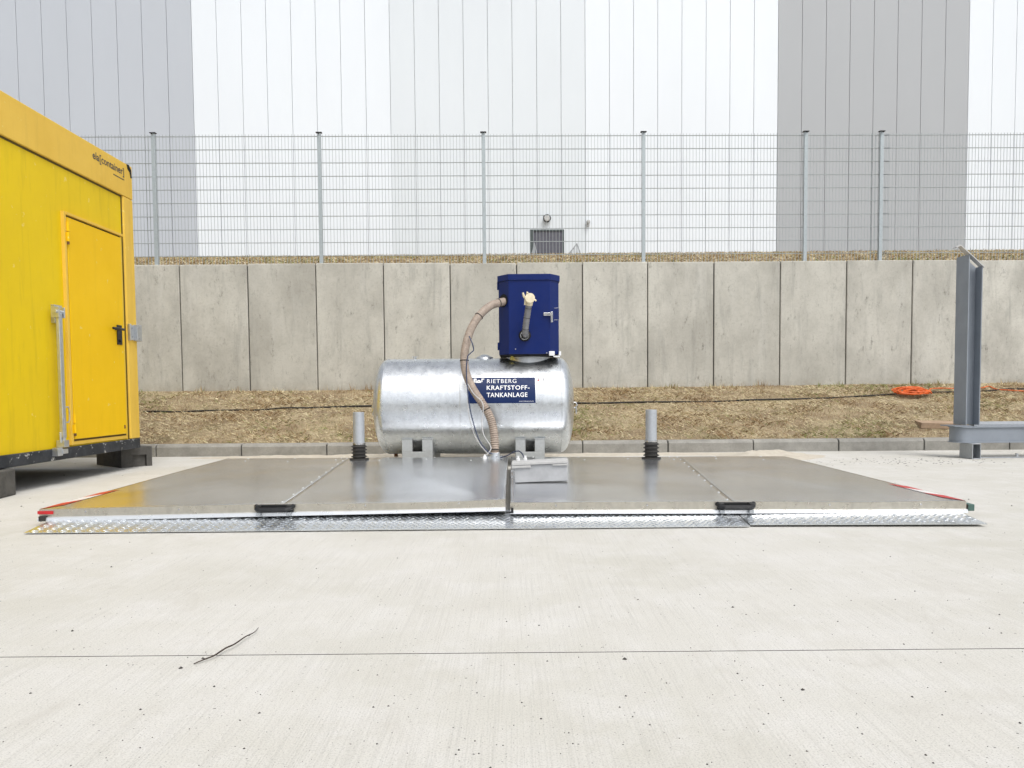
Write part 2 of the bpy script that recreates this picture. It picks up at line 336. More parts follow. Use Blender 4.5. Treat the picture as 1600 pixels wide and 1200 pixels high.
# retaining wall: one thing, its precast elements as parts
seams = [281, 387.3, 494, 599.5, 703.5, 807.5, 910.3, 1012, 1115.5, 1219.5, 1322.5, 1425.5, 1528.5]
xs = [aY(s, 470, WY0, WK).x for s in seams]
for _ in range(3): xs.insert(0, xs[0]-(xs[1]-xs[0]))
for _ in range(4): xs.append(xs[-1]+(xs[-1]-xs[-2]))
wall = thing('retaining_wall', (0, WY0, .3), 'tall grey precast concrete retaining wall behind the grass bank', 'wall')
WM = Matrix.Translation((0, WY0, 0)) @ Matrix.Rotation(math.atan(WK), 4, 'Z')
MB().box(xs[0], xs[-1], .03, .2, .2, WT-.02, WM).build('joint_backing', M['wgap'], wall)
for i in range(len(xs)-1):
    g = .005+.004*random.random(); dz = random.uniform(-.008, .008)+.012; fy = random.uniform(-.006, .006)
    MB().box(xs[i]+g, xs[i+1]-g, fy, .11, .2, WT+dz, WM).build('wall_panel', M['wall'], wall, bevel=.012)

# ------------------------------------------------------------------ hall behind
HK = .022; HY = 29.0
hall = thing('hall', (0, HY, 4.6), 'tall warehouse hall clad in white and grey vertical panels', 'building')
HM = Matrix.Translation((0, HY, 0)) @ Matrix.Rotation(math.atan(HK), 4, 'Z')
bx = [aY(p, 398, HY, HK).x for p in (309, 612, 913, 1212, 1508)]
ph = (bx[4]-bx[0])/32
bays = [(bx[0]-16*ph, 16, 'cl_grey'), (bx[0], 8, 'cl_white'), (bx[0]+8*ph, 8, 'cl_off'), (bx[0]+16*ph, 8, 'cl_white'), (bx[0]+24*ph, 8, 'cl_dark'), (bx[0]+32*ph, 12, 'cl_white')]
FZ = aY(855, 441, HY, HK).z             # hall floor level
dl, dr, dt = aY(828, 390, HY, HK).x, aY(881.5, 390, HY, HK).x, aY(855, 358.5, HY, HK).z
MB().box(bx[0]-16*ph, bx[0]+44*ph, .045, .3, FZ-1.2, 19, HM).build('wall_backing', M['wgap'] if 0 else flat('seam_grey', (.60, .62, .64), .6), hall)
for x0, n, m_ in bays:
    mb = MB()
    for i in range(n):
        a, b = x0+i*ph+.009, x0+(i+1)*ph-.009
        segs = [(a, b, FZ-1.2, 19)]
        if b > dl and a < dr:
            segs = [(a, b, dt, 19)]
            if a < dl: segs.append((a, dl, FZ-1.2, dt-.002))
            if b > dr: segs.append((dr, b, FZ-1.2, dt-.002))
        for s_ in segs: mb.box(s_[0], s_[1], 0, .05 if 0 else .04, s_[2], s_[3], HM)
    mb.build('cladding', M[m_], hall)
dw = dr-dl
d = MB().box(dl+.12, dr-.05, .03, .042, FZ, dt-.06, HM).build('door', M['hdoor'], hall)
MB().box(dl, dl+.12, -.01, .043, FZ, dt, HM).box(dr-.05, dr, -.01, .043, FZ, dt, HM).box(dl+.12, dr-.05, -.01, .043, dt-.06, dt, HM).build('door_frame', flat('door_frame_grey', (.07, .09, .09), .5), hall)
MB().box(dr-.16, dr-.06, -.03, .03, FZ+1.0, FZ+1.03, HM).build('handle', M['dull'], d)
q = aY(854.5, 341.5, HY-.1, HK)
lt = MB(); lt.lathe([(.0, -.09), (.10, -.085), (.125, -.06), (.13, 0)], q, 'Y', 20); lm = lt.build('wall_lamp', M['capplate'], hall, True)
MB().lathe([(.13, -.07), (.155, -.07), (.155, 0), (.13, 0)], q, 'Y', 20).build('lamp_ring', M['black'], lm, True)
q = aY(919, 347, HY-.05, HK)
MB().lathe([(0, -.16), (.06, -.15), (.075, -.08), (.075, 0)], q, 'Y', 12).box(q.x-.05, q.x+.05, q.y-.02, q.y+.05, q.z-.16, q.z-.03).build('camera_dome', M['capplate'], hall)
# handrails of the steps in front of the hall door
def rail(pts, name, label, Y):
    P = [aY(a, b, Y) for a, b in pts]; lo = P[0].z-1.3
    h = thing(name, (P[1].x, Y, FZ), label, 'railing', 'handrails at the hall steps')
    MB().tube(P, .028, 8).build('handrail', M['dull'], h, True)
    for a in range(3):
        p = P[0].lerp(P[1], .35+.33*a) if a < 2 else P[1]
        MB().tube([p, Vector((p.x, Y, lo))], .02, 8).build('baluster', M['dull'], h, True)
    return h
rail([(831, 398), (835, 379.5), (839, 400)], 'step_railing', 'pale slanting handrail in front of the dark hall door', 27.5)
rail([(888, 398), (901.5, 380.5), (907.5, 398)], 'step_railing', 'grey slanting handrail right of the dark hall door', 27.5)

# ------------------------------------------------------------------ wire mesh fence on top of the wall
FY = WY0+.13
fx = [aY(p, 412, FY, WK).x for p in (243.5, 501.5, 757, 1006, 1258.5, 1376.5)]
fx = [fx[0]-5.04, fx[0]-2.52]+fx+[fx[-1]+2.52, fx[-1]+5.04]
ftop = aY(756, 210.5, FY, WK).z; ptop = aY(756, 208.6, FY, WK).z
fence = thing('mesh_fence', (0, FY, WT), 'galvanised double rod wire mesh fence standing on the concrete wall', 'fence')
FM = Matrix.Translation((0, FY, 0)) @ Matrix.Rotation(math.atan(WK), 4, 'Z')
hz = [aY(756, y, FY, WK).z for y in (212.5, 233, 253.8, 274.6, 295.2, 316, 336.7, 357.3, 377.8, 398.5)]
for x in fx:
    lean = random.uniform(-.004, .004)
    LM = FM @ Matrix.Translation((x, -.032, 0)) @ Matrix.Rotation(0, 4, 'Y')
    LM = FM @ Matrix.Translation((x*.9942, -.032, 0))
    p = MB().box(-.028, .028, -.02, .02, WT-.2, ptop, LM).build('post', M['post'], fence, bevel=.004)
    sg = -1 if x < 2.3 else 1
    MB().prism([(-.045, ptop+.002-.012*0), (.045, ptop+.002), (.045, ptop+.012), (-.045, ptop+.012)], 1, -.03, .03, LM @ Matrix.Translation((0, 0, 0))).tube([LM @ Vector((0, -.02, ptop+.008)), LM @ Vector((0, -.06, ptop-.02))], .01, 6).build('post_cap', M['black'], p)
for i in range(len(fx)-1):
    a, b = fx[i]+.01, fx[i+1]-.01; mb = MB()
    if i == 6: b += .1
    n = max(2, round((b-a)/.05))
    for k in range(n+1):
        x = a+(b-a)*k/n; mb.box(x-.0024, x+.0024, -.0024, .0024, WT-.01, ftop+.012, FM)
    for z in hz:
        mb.box(a-.01, b+.01, -.0095, -.0027, z-.0036, z+.0036, FM); mb.box(a-.01, b+.01, .0027, .0095, z-.0036, z+.0036, FM)
    mb.build('mesh_panel', M['wire'], fence)
for px, py in ((228, 300), (233, 300), (1362, 300), (1368, 300)):
    x = aY(px, py, FY, WK).x; MB().box(x-.004, x+.004, .012, .02, WT, ftop+.01, FM).build('overlap_wire', M['wire'], fence)

# ------------------------------------------------------------------ yellow container
CX = -3.9; CY1 = aX(213.5, 500, CX).y; CY0 = CY1-2.5; CXL = -9.9
cz0, cz1 = aX(219, 699.5, CX).z, aX(207, 260, CX).z
fz1 = aX(218, 684.5, CX).z; tz0 = aX(100, 259, CX).z
con = thing('site_container', (CX-3, 6.4, cz0), 'yellow steel site container with a side door and chipped black base frame', 'container')
PZ = CX-.022                             # recessed end panel
yp = aX(199, 500, CX).y                  # inner edge of the corner post
MB().box(CXL+.05, PZ, CY0+.03, CY1-.03, fz1-.02, cz1-.04).build('body', M['ypanel'], con)
MB().box(CXL, CX, CY0, CY1, cz0, fz1).build('base_frame', M['black_frame'], con, bevel=.008)
mb = MB().box(CXL, CX, CY0, CY1, tz0, cz1-.012); mb.box(CXL+.05, CX-.05, CY0+.05, CY1-.05, cz1-.012, cz1)
mb.build('roof_beam', M['ybeam'], con, bevel=.015)
for ya, yb in ((yp, CY1), (CY0, CY0+.185)):
    MB().box(CX-.19, CX, ya, yb, fz1+.002, tz0-.003).build('corner_post', M['ybeam'], con, bevel=.012)
MB().box(PZ-.001, PZ+.004, yp-.02, yp-.002, fz1, tz0).box(PZ-.001, PZ+.004, CY0+.2, yp-.02, tz0-.018, tz0-.002).build('seam', M['gap'], con)
# corner casting opening
ch = aX(202.3, 269, CX+.003)
MB().prism([(ch.y-.05, ch.z+.065), (ch.y-.01, ch.z+.07), (ch.y+.035, ch.z+.03), (ch.y+.045, ch.z-.05), (ch.y+.02, ch.z-.055), (ch.y+.005, ch.z+.0), (ch.y-.035, ch.z+.02)], 0, CX-.001, CX+.003).build('corner_casting_opening', M['hole'], con)
ch = aX(221, 692, CX+.003)
# door
DY0, DY1 = aX(104.5, 500, CX).y, aX(195, 500, CX).y
DZ1, DZ0 = aX(110, 334, CX).z, aX(190, 683, CX).z
lf = MB().box(PZ-.005, CX+.004, DY0+.05, DY1-.035, DZ0+.03, DZ1-.04)
door = lf.build('door', M['ydoor'], con, bevel=.006)
mb = MB().box(PZ-.004, CX+.006, DY0, DY0+.034, DZ0-.02, DZ1).box(PZ-.004, CX-.008, DY1-.024, DY1, DZ0-.02, DZ1-.026).box(PZ-.004, CX-.008, DY0+.034, DY1-.024, DZ0-.02, DZ0+.012).box(PZ-.004, CX+.012, DY0+.034, DY1, DZ1-.024, DZ1)
mb.build('door_frame', M['ybeam'], con, bevel=.003)
MB().box(PZ-.003, CX-.012, DY0+.034, DY0+.05, DZ0+.012, DZ1-.024).box(PZ-.003, CX-.012, DY1-.035, DY1-.024, DZ0+.012, DZ1-.024).box(PZ-.003, CX-.0125, DY0+.05, DY1-.035, DZ0+.012, DZ0+.03).box(PZ-.003, CX-.0125, DY0+.05, DY1-.035, DZ1-.04, DZ1-.024).build('door_gap', M['gap'], con)
for z in (aX(107, 363, CX).z, aX(113, 662, CX).z):
    mb = MB(); y = DY0+.042
    mb.tube([(CX+.012, y, z-.085), (CX+.012, y, z-.004)], .014, 10).tube([(CX+.012, y, z+.004), (CX+.012, y, z+.085)], .014, 10).box(CX-.008, CX+.008, y, y+.035, z+.01, z+.085).box(CX-.008, CX+.007, y-.03, y, z-.085, z-.01)
    h = mb.build('hinge', M['ydoor'], door, True); MB().tube([(CX+.012, y, z-.11), (CX+.012, y, z-.087)], .011, 8).build('hinge_pin', M['rust'], h)
hp = aX(187.3, 514, CX+.055); hq = aX(187.3, 524, CX+.012)
mb = MB().box(CX+.004, CX+.014, hq.y-.045, hq.y+.045, hp.z-.15, hp.z+.045)
mb.tube([(CX+.01, hp.y, hp.z), (CX+.055, hp.y, hp.z)], .014, 10).tube([(CX+.05, hp.y+.085, hp.z), (CX+.056, hp.y, hp.z), (CX+.05, hp.y-.115, hp.z)], .013, 10).lathe([(.016, 0), (.016, .012), (0, .014)], (CX+.014, hq.y, hp.z-.11), 'X', 12)
mb.build('handle', M['black'], door, bevel=.004)
hp = aX(196, 667, CX); MB().box(CX+.004, CX+.009, hp.y-.03, hp.y-.012, hp.z-.015, hp.z+.02).build('rust_spot', M['rust'], door)
# galvanised locking bar
b0, b1 = aX(99, 690, CX+.07), aX(99, 486, CX+.07); by = (b0.y+b1.y)/2
bar = MB().box(CX+.035, CX+.068, by-.024, by+.024, b0.z+.03, b1.z-.02).tube([(CX+.055, by, b0.z-.02), (CX+.055, by, b0.z+.2)], .016, 10).build('locking_bar', M['galv'], con, bevel=.006)
tp = aX(90, 487, CX)
MB().box(PZ, CX+.01, tp.y-.06, tp.y+.05, tp.z-.10, tp.z+.055).box(CX+.01, CX+.08, by-.045, by-.033, b1.z-.06, b1.z+.03).box(CX+.01, CX+.08, by+.033, by+.045, b1.z-.06, b1.z+.03).tube([(CX+.055, by-.06, b1.z-.01), (CX+.055, by+.065, b1.z-.01)], .014, 10).build('bracket', M['galv'], bar, bevel=.003)
MB().box(CX-.001, CX+.05, by-.08, by-.01, fz1-.06, fz1+.01).box(CX, CX+.07, by-.02, by+.05, fz1+.012, fz1+.07).box(CX+.005, CX+.06, by-.02, by+.05, fz1-.045, fz1-.005).tube([(CX+.04, by-.02, fz1+.05), (CX+.04, by-.02, fz1+.14)], .012, 8).build('bracket', M['galv'], bar, bevel=.003)
hy = by+.05; z0, z1 = aX(103, 657, CX+.06).z, aX(103, 640, CX+.06).z
z1 = aX(102, 636, CX+.06).z; z0 = aX(102, 660, CX+.06).z
MB().tube([(CX+.055, by+.02, z1), (CX+.06, hy+.02, z1), (CX+.062, hy+.03, z1-.03), (CX+.062, hy+.03, z0+.03), (CX+.06, hy+.02, z0), (CX+.055, by+.02, z0)], .006, 8).build('bar_handle', M['galv'], bar, True)
# lock box on the corner
la, lb = aX(199, 505, CX+.03), aX(199, 531, CX+.03)
mb = MB().box(CX+.001, CX+.03, CY1-.19, CY1-.165, lb.z, la.z).box(CX+.001, CX+.012, CY1-.165, CY1-.08, lb.z+.008, la.z-.008).box(CX+.001, CX+.045, CY1-.08, CY1+.015, lb.z, la.z)
lk = mb.build('lock_box', M['galv'], con, bevel=.004)
for a, b_ in ((-.125, .05), (-.125, -.05), (-.05, .06), (-.05, -.06)):
    MB().lathe([(.008, 0), (.008, .004), (0, .005)], (CX+(.0125 if a < -.1 else .0455), CY1+a, (la.z+lb.z)/2+b_*.9), 'X', 8).build('bolt', M['dull'], lk)
def text(s_, size, font_shear=0, bold=0, spacing=1.0, sx=1.0, tess=4):
    cu = bpy.data.curves.new('lettering', 'FONT'); cu.body = s_; cu.size = size; cu.offset = bold; cu.space_character = spacing; cu.resolution_u = tess
    o = bpy.data.objects.new('lettering', cu); COL.objects.link(o); dg = bpy.context.evaluated_depsgraph_get(); dg.update()
    me = bpy.data.meshes.new_from_object(o.evaluated_get(dg)); bpy.data.objects.remove(o); bpy.data.curves.remove(cu)
    v = [Vector((q.co.x*sx, q.co.y, 0)) for q in me.vertices]; f = [tuple(p.vertices) for p in me.polygons]; bpy.data.meshes.remove(me); return v, f
def fit(v, width=None, height=None):
    x0 = min(p.x for p in v); x1 = max(p.x for p in v); k = width/(x1-x0); return [Vector(((p.x-x0)*k, p.y*(k if height is None else height), 0)) for p in v]
v, f = text('ela[container]', .12, bold=.0018, spacing=1.02)
ta, tb = aX(144.5, 246, CX), aX(193.5, 268, CX)
v = fit(v, tb.y-ta.y)
MB().add([Vector((CX+.002, ta.y+p.x, ta.z-.005+p.y)) for p in v], f).box(CX+.001, CX+.002, aX(177, 275, CX).y, tb.y, aX(185, 276.5, CX).z-.004, aX(185, 276.5, CX).z+.004).build('lettering', M['ink'], con)

# support blocks
blk = thing('support_block', (-4.03, 7.6, 0), 'dark grey block with a recessed end under the far corner of the yellow container', 'block', 'blocks under the container')
c0 = aZ(190, 731.5, 0); eR = aZ(238, 727.5, 0); u = (eR-c0); u.z = 0; LR = u.length; u.normalize(); v_ = Vector((-u.y, u.x, 0))
BM = Matrix(((u.x, v_.x, 0, c0.x), (u.y, v_.y, 0, c0.y), (0, 0, 1, 0), (0, 0, 0, 1))); hb = cz0-.003
MB().box(0, LR, .04, .62, 0, hb, BM).box(0, LR*.36, 0, .0395, 0, hb, BM).box(LR*.82, LR, 0, .0395, 0, hb, BM).box(LR*.36, LR*.82, 0, .0395, hb*.6, hb, BM).build('block_body', M['block'], blk)
MB().box(LR*.38, LR*.8, .03, .0398, 0, hb*.58, BM).build('recess_panel', M['block'], blk)
q = aZ(26, 773, 0)
blk2 = thing('support_block', (-4.1, 5.5, 0), 'dark grey block cut off by the left photo edge under the container', 'block', 'blocks under the container')
BM = Matrix.Translation((q.x, q.y, 0)) @ Matrix.Rotation(R(7), 4, 'Z')
MB().box(-.62, 0, -.45, 0, 0, cz0-.006, BM).build('block_body', M['block'], blk2, bevel=.012)
MB().box(-.5, -.1, -.453, -.4505, .03, cz0-.05, BM).build('recess_panel', M['block'], blk2)

# ------------------------------------------------------------------ tank cover, two hinged halves
YF = 4.35; YB = 7.25
pa, pb = aY(561, 719, 6.95), aY(1018, 714.5, 6.95)
lx0, lx1 = aY(62, 798, YF).x, aY(792, 785, YF).x-.008
rx0, rx1 = aY(800, 785, YF).x-.01, aY(1509, 783, YF).x
zf = lambda px, py: aY(px, py, YF).z
LT = ((lx0, zf(80, 796)), (lx1, zf(790, 780))); RT = ((rx0, zf(800, 785.5)), (rx1, zf(1508, 783)))
LBt = ((lx0, zf(80, 813.5)), (lx1, zf(790, 797.5))); RBt = ((rx0, zf(800, 802)), (rx1, zf(1508, 800.5)))
zbL = aY(375, 716, YB).z; zbM = aY(790, 714, YB).z; zbR = aY(1228, 713, YB).z
def lin(p, x): return p[0][1]+(p[1][1]-p[0][1])*(x-p[0][0])/(p[1][0]-p[0][0])
QL = aY(752, 776, 4.55); QR = aY(905, 745, 5.3)
def dent(x, y, A, B, amp, wd):           # sharp on the line A-B, easing out on the viewer's side
    dx, dy = B[0]-A[0], B[1]-A[1]; L = math.hypot(dx, dy); s_ = ((x-A[0])*dy-(y-A[1])*dx)/L
    return -amp*(1-math.exp(-s_/wd))*math.exp(-s_/1.1) if s_ > 0 else 0
def sm(t): t = max(0, min(1, t)); return t*t*(3-2*t)
def hip(x, y, px_, xa, xb, amp):         # gentle peak under the pipe
    u = min((x-xa)/(px_-xa), (xb-x)/(xb-px_)); v = (y-YF)/(6.95-YF) if y < 6.95 else (YB-y)/(YB-6.95)
    return amp*max(0, min(u, v))
def zL(x, y):
    v = (y-YF)/(YB-YF); z = lin(LT, x)*(1-v)+(zbL+(zbM-zbL)*(x-lx0)/(lx1-lx0))*v
    z += hip(x, y, pa.x, lx0, lx1, .010)
    d_ = dent(x, y, (QL.x, QL.y), (pa.x+.1, 6.85), .0, .34)
    d_ = dent(x, y, (pa.x+.06, 6.9), (QL.x, QL.y), .032, .27)
    z += d_*sm((x-(pa.x+.0))/.5)*sm((6.95-y)/.5)*(.5+.5*sm((y-YF)/.5))
    return z+.0009*math.sin(2.1*x+1.3*y)+.0005*math.sin(4.3*x-2.9*y)
def zR(x, y):
    v = (y-YF)/(YB-YF); z = lin(RT, x)*(1-v)+(zbM+(zbR-zbM)*(x-rx0)/(rx1-rx0))*v
    z += hip(x, y, pb.x, rx0, rx1, .010)
    d_ = dent(x, y, (1.35, 4.7), (.1, 5.6), .012, .25)*0
    z += .009*math.exp(-((x-.34)**2/.22+(y-5.05)**2/.08))
    z += dent(x, y, (pb.x+.1, 6.7), (2.2, 4.9), .010, .30)*sm((x-pb.x)/.8)*sm((6.8-y)/.6)
    return z+.0009*math.sin(2.3*x+1.1*y+1)+.0005*math.sin(4.1*x+3.1*y+2)
def cover(label, xa, xb, jx, fzv, T, B, hand, grp='tank cover halves'):
    c = thing('tank_cover', ((xa+xb)/2, 5.8, 0), label, 'cover', grp)
    ys = np.linspace(YF, YB, 70)
    for a, b in ((xa, jx[0]-.002), (jx[0]+.002, xb)):
        mb = MB(); n = 50; vt = []; 
        for y in ys:
            s_ = (y-YF)/(YB-YF); e = (jx[1]-jx[0])*s_
            for i in range(n+1):
                t_ = i/n; aa = a if a == xa else a+e; bb = b if b == xb else b+e; x = aa+(bb-aa)*t_; vt.append((x, y, fzv(x, y)))
        mb.add(vt, [(j*(n+1)+i, j*(n+1)+i+1, (j+1)*(n+1)+i+1, (j+1)*(n+1)+i) for j in range(len(ys)-1) for i in range(n)])
        o = mb.build('top_sheet', M['sheet'], c, True); so_ = o.modifiers.new('thickness', 'SOLIDIFY'); so_.thickness = .003; so_.offset = -1
    # edge: fascia and lip following the sagging outline, in pieces along x
    fa = MB(); li = MB(); n = 24
    for i in range(n):
        a, b = xa+(xb-xa)*i/n, xa+(xb-xa)*(i+1)/n; v_ = []
        for x in (a, b):
            t_, b_ = fzv(x, YF), lin(B, x); h = t_-b_; v_.append((t_, t_-.66*h, b_))
        fa.prism([(YF-.006, 0)], 0, 0, 0) if False else None
        fa.add([(a, YF-.006, v_[0][0]+.001), (b, YF-.006, v_[1][0]+.001), (b, YF-.006, v_[1][1]), (a, YF-.006, v_[0][1]), (a, YF+.02, v_[0][0]+.001), (b, YF+.02, v_[1][0]+.001)], [(0, 1, 2, 3), (0, 4, 5, 1)])
        li.add([(a, YF-.006, v_[0][1]), (b, YF-.006, v_[1][1]), (b, YF-.022, v_[1][1]-.003), (a, YF-.022, v_[0][1]-.003), (b, YF-.026, v_[1][2]), (a, YF-.026, v_[0][2]), (b, YF-.012, v_[1][2]), (a, YF-.012, v_[0][2])], [(0, 1, 2, 3), (3, 2, 4, 5), (5, 4, 6, 7)])
    fa.build('front_edge', M['fascia'], c); li.build('bottom_lip', M['lip'], c)
    mb = MB()                               # side walls and back
    for x, sgn in ((xa, 1), (xb, -1)):
        yy = np.linspace(YF, YB, 16); ed = [(x, y, fzv(x, y)-.003) for y in yy]; lo = [(x, y, max(.02, fzv(x, y)-.075)) for y in yy]
        mb.add(ed+lo, [(i, i+1, i+17, i+16) for i in range(15)])
    xx = np.linspace(xa, xb, 20); mb.add([(x, YB, fzv(x, YB)-.003) for x in xx]+[(x, YB, .03) for x in xx], [(i, i+1, i+21, i+20) for i in range(19)])
    mb.build('side_wall', M['fascia'], c)
    MB().box(xa+.25, xb-.05, YF+.12, YB-.1, 0, .045).build('base_frame', M['black'], c)
    # rivets
    def riv(x, y): MB().lathe([(.0085, -.001), (.0075, .0025), (.005, .0045), (0, .005)], (x, y, fzv(x, y)), 'Z', 8).build('rivet', M['footz'], c, True)
    for k_ in range(10):
        s_ = .03+k_/9.5; y = YF+(YB-YF)*min(s_, .97); riv(jx[0]+(jx[1]-jx[0])*s_+(-.03 if k_ % 2 else .03)*0-.022, y)
    for k_ in range(6):
        riv(xa+(xb-xa)*(.1+.155*k_), YB-.28-.09*(k_ % 2)); riv(xa+(xb-xa)*(.08+.165*k_), YB-.05)
    for k_ in range(5):
        x = xa+(xb-xa)*(.1+.2*k_); zz = lin(T, x)-.25*(lin(T, x)-lin(B, x))
        MB().lathe([(.007, 0), (.006, -.003), (0, -.004)], (x, YF-.0062, zz), 'Y', 8).build('rivet', M['chrome'], c, True)
    # black grab handle
    h0, h1 = aY(hand[0], hand[2], YF-.02), aY(hand[1], hand[2], YF-.02); zc = h0.z; hx = (h0.x+h1.x)/2; hl = (h1.x-h0.x)/2; zc = (h0.z+h1.z)/2
    mb = MB().tube([(hx-hl, YF-.01, zc+.012), (hx-hl+.01, YF-.04, zc), (hx-hl+.035, YF-.052, zc-.005), (hx, YF-.055, zc-.006), (hx+hl-.035, YF-.052, zc-.005), (hx+hl-.01, YF-.04, zc), (hx+hl, YF-.01, zc+.012)], .014, 10)
    mb.box(hx-hl, hx+hl, YF-.022, YF-.0065, zc-.022, zc+.02).box(hx-hl+.005, hx-hl+.035, YF-.045, YF-.006, zc-.018, zc+.018).box(hx+hl-.035, hx+hl-.005, YF-.045, YF-.006, zc-.018, zc+.018)
    h = mb.build('handle', M['black'], c, bevel=.003)
    for u_ in (hx-hl+.01, hx+hl-.035): MB().box(u_, u_+.025, YF-.05, YF-.03, zc-.04, zc-.022).build('foot_stop', M['dull'], h)
    return c
jl = (aY(442, 788, YF).x, aY(548, 720, YB).x); jr = (aY(1146, 784, YF).x, aY(1060, 716, YB).x)
cl = cover('left half of the low grey sheet metal cover, dipping at its red taped corner', lx0, lx1, jl, zL, LT, LBt, (400, 458, 794))
cr = cover('right half of the low grey sheet metal cover, with the small grey box on top', rx0, rx1, jr, zR, RT, RBt, (1121, 1178, 790))
cl['group'] = cr['group'] = 'tank cover halves'
# red and white tape along both outer side edges
def tape(c, x, ys, fzv, sgn):
    rd = MB(); wh = MB()
    y = ys[0]; k_ = 0; n = 0
    N_ = 3; L_ = (ys[1]-ys[0])/N_
    for i in range(N_):
        a = ys[0]+i*L_; b = a+L_; tgt = rd if i % 2 == 0 else wh; xi = x-sgn*.06
        tgt.add([(x+sgn*.002, a, fzv(x, a)+.0025), (x+sgn*.002, b, fzv(x, b)+.0025), (xi, b+.13, fzv(xi, b+.13)+.0025), (xi, a+.13, fzv(xi, a+.13)+.0025)], [(0, 1, 2, 3)])
        tgt.add([(x+sgn*.0025, a, fzv(x, a)+.0025), (x+sgn*.0025, b, fzv(x, b)+.0025), (x+sgn*.0025, b, fzv(x, b)-.05), (x+sgn*.0025, a, fzv(x, a)-.05)], [(0, 1, 2, 3)])
    rd.build('red_tape', M['red'], c); wh.build('white_tape', M['tapew'], c)
tape(cl, lx0, (YF+.01, YF+.66), zL, -1); tape(cr, rx1, (YF+.01, YF+.66), zR, 1)
za = zf(62, 799)
MB().box(lx0-.006, lx0+.085, YF-.012, YF-.0065, za-.016, za+.003).build('red_tape', M['red'], cl)
MB().box(lx0+.01, lx0+.05, YF-.03, YF+.05, za-.055, za-.026).build('corner_stop', M['rubber'], cl)
e = aY(1513, 792, YF+.05); MB().box(e.x-.02, e.x+.02, YF+.02, YF+.12, e.z-.02, e.z+.02).build('corner_stop', M['green'], cr, bevel=.004)
e = aY(797, 797, YF-.01); MB().box(e.x-.025, e.x+.02, YF-.035, YF-.028, e.z-.014, e.z-.006).box(e.x+.005, e.x+.02, YF-.035, YF-.028, e.z-.0055, e.z+.016).build('corner_bracket', M['black'], cl)

# tread plate ramps
def ramp(label, xa, xb, yf, lift0, lift1, zb=.05):
    r_ = thing('ramp_plate', ((xa+xb)/2, 4.25, 0), label, 'ramp', 'tread plate ramps in front of the cover')
    yb = YF+.12
    def zz(x, y): t_ = (y-yf(x))/(yb-yf(x)); l = lift0+(lift1-lift0)*(x-xa)/(xb-xa); return l*(1-t_)+zb*t_+.004
    n = 40; mb = MB(); X = np.linspace(xa, xb, n+1)
    top = [(x, yf(x), zz(x, yf(x))) for x in X]; bk = [(x, yb, zz(x, yb)) for x in X]; lo = [(x, yf(x)+.001, zz(x, yf(x))-.0045) for x in X]
    mb.add(top+bk+lo, [(i, i+1, n+1+i+1, n+1+i) for i in range(n)]+[(i, i+1, 2*n+2+i+1, 2*n+2+i) for i in range(n)])
    mb.add([(xa, yf(xa), zz(xa, yf(xa))), (xa, yb, zz(xa, yb)), (xa, yb, 0.001), (xb, yf(xb), zz(xb, yf(xb))), (xb, yb, zz(xb, yb)), (xb, yb, .001)], [(0, 1, 2), (3, 4, 5)])
    MB().box(xa+.02, xb-.02, YF-.1, yb, 0, .02).build('stiffener', M['black'], r_)
    mb.build('plate', M['tread'], r_)
    mb = MB(); p = .040; j = 0; y = yf(xa)+.012
    while y < yb-.005:
        x = xa+.02+(p/2 if j % 2 else 0); i = 0
        while x < xb-.02:
            if y > yf(x)+.008:
                a = R(45) if (i+j) % 2 else R(-45); ca, sa = math.cos(a), math.sin(a); L, W, H = .017, .005, .003
                def pt(u, v_, h_): xx, yy = x+u*ca-v_*sa, y+u*sa+v_*ca; return (xx, yy, zz(xx, yy)+h_)
                mb.add([pt(-L, 0, 0), pt(0, -W, 0), pt(L, 0, 0), pt(0, W, 0), pt(-L*.5, 0, H), pt(L*.5, 0, H)], [(0, 1, 5, 4), (1, 2, 5), (2, 3, 4, 5), (3, 0, 4)])
            x += p; i += 1
        y += p*.62; j += 1
    mb.build('tread_pattern', M['tread'], r_)
    return r_
A = aZ(37, 835.5, 0); B_ = aZ(1172, 824.8, 0); Cc = aZ(1543, 820, .012)
f1 = lambda x: A.y+(B_.y-A.y)*(x-A.x)/(B_.x-A.x)
f2 = lambda x: B_.y+.02+(Cc.y-B_.y-.02)*(x-B_.x)/(Cc.x-B_.x)
ramp('long galvanised tread plate ramp along the front of the low metal cover', A.x, B_.x, f1, .007, .007)
ramp('short galvanised tread plate ramp at the right, slightly raised off the ground', B_.x+.006, Cc.x, f2, .012, .014)

# ------------------------------------------------------------------ pipes with rubber boots
def pipe(px, ptopy, midy, base, label, fzv):
    Y = 6.95; q = aY(px, base, Y); zt = aY(px, ptopy, Y).z; zm = aY(px, midy, Y).z; z0 = fzv(q.x, Y)
    s_ = thing('standpipe', (q.x, Y, z0), label, 'pipe', 'steel pipes with rubber boots')
    r = .0525
    MB().lathe([(r, zm-.05), (r, zt-.003), (r-.003, zt), (r-.008, zt), (r-.008, zt-.04), (0, zt-.041)], (q.x, Y, 0), 'Z', 32).build('pipe', M['dull'], s_, True)
    pr = []; n = 4; h = (zm-z0-.02)/n
    for i in range(n):
        z = z0+.015+i*h
        pr += [(.058, z), (.058, z+h*.25), (.074, z+h*.42), (.076, z+h*.55), (.060, z+h*.78)]
    pr = [(.09, z0+.001), (.09, z0+.012), (.066, z0+.014)]+pr+[(.056, zm), (.052, zm)]
    MB().lathe(pr, (q.x, Y, 0), 'Z', 28).build('rubber_boot', M['rubber'], s_, True)
    MB().lathe([(.0535, zm-.002), (.06, zm-.002), (.06, zm+.012), (.0535, zm+.012)], (q.x, Y, 0), 'Z', 28).build('hose_clamp', M['chrome'], s_, True)
    return s_
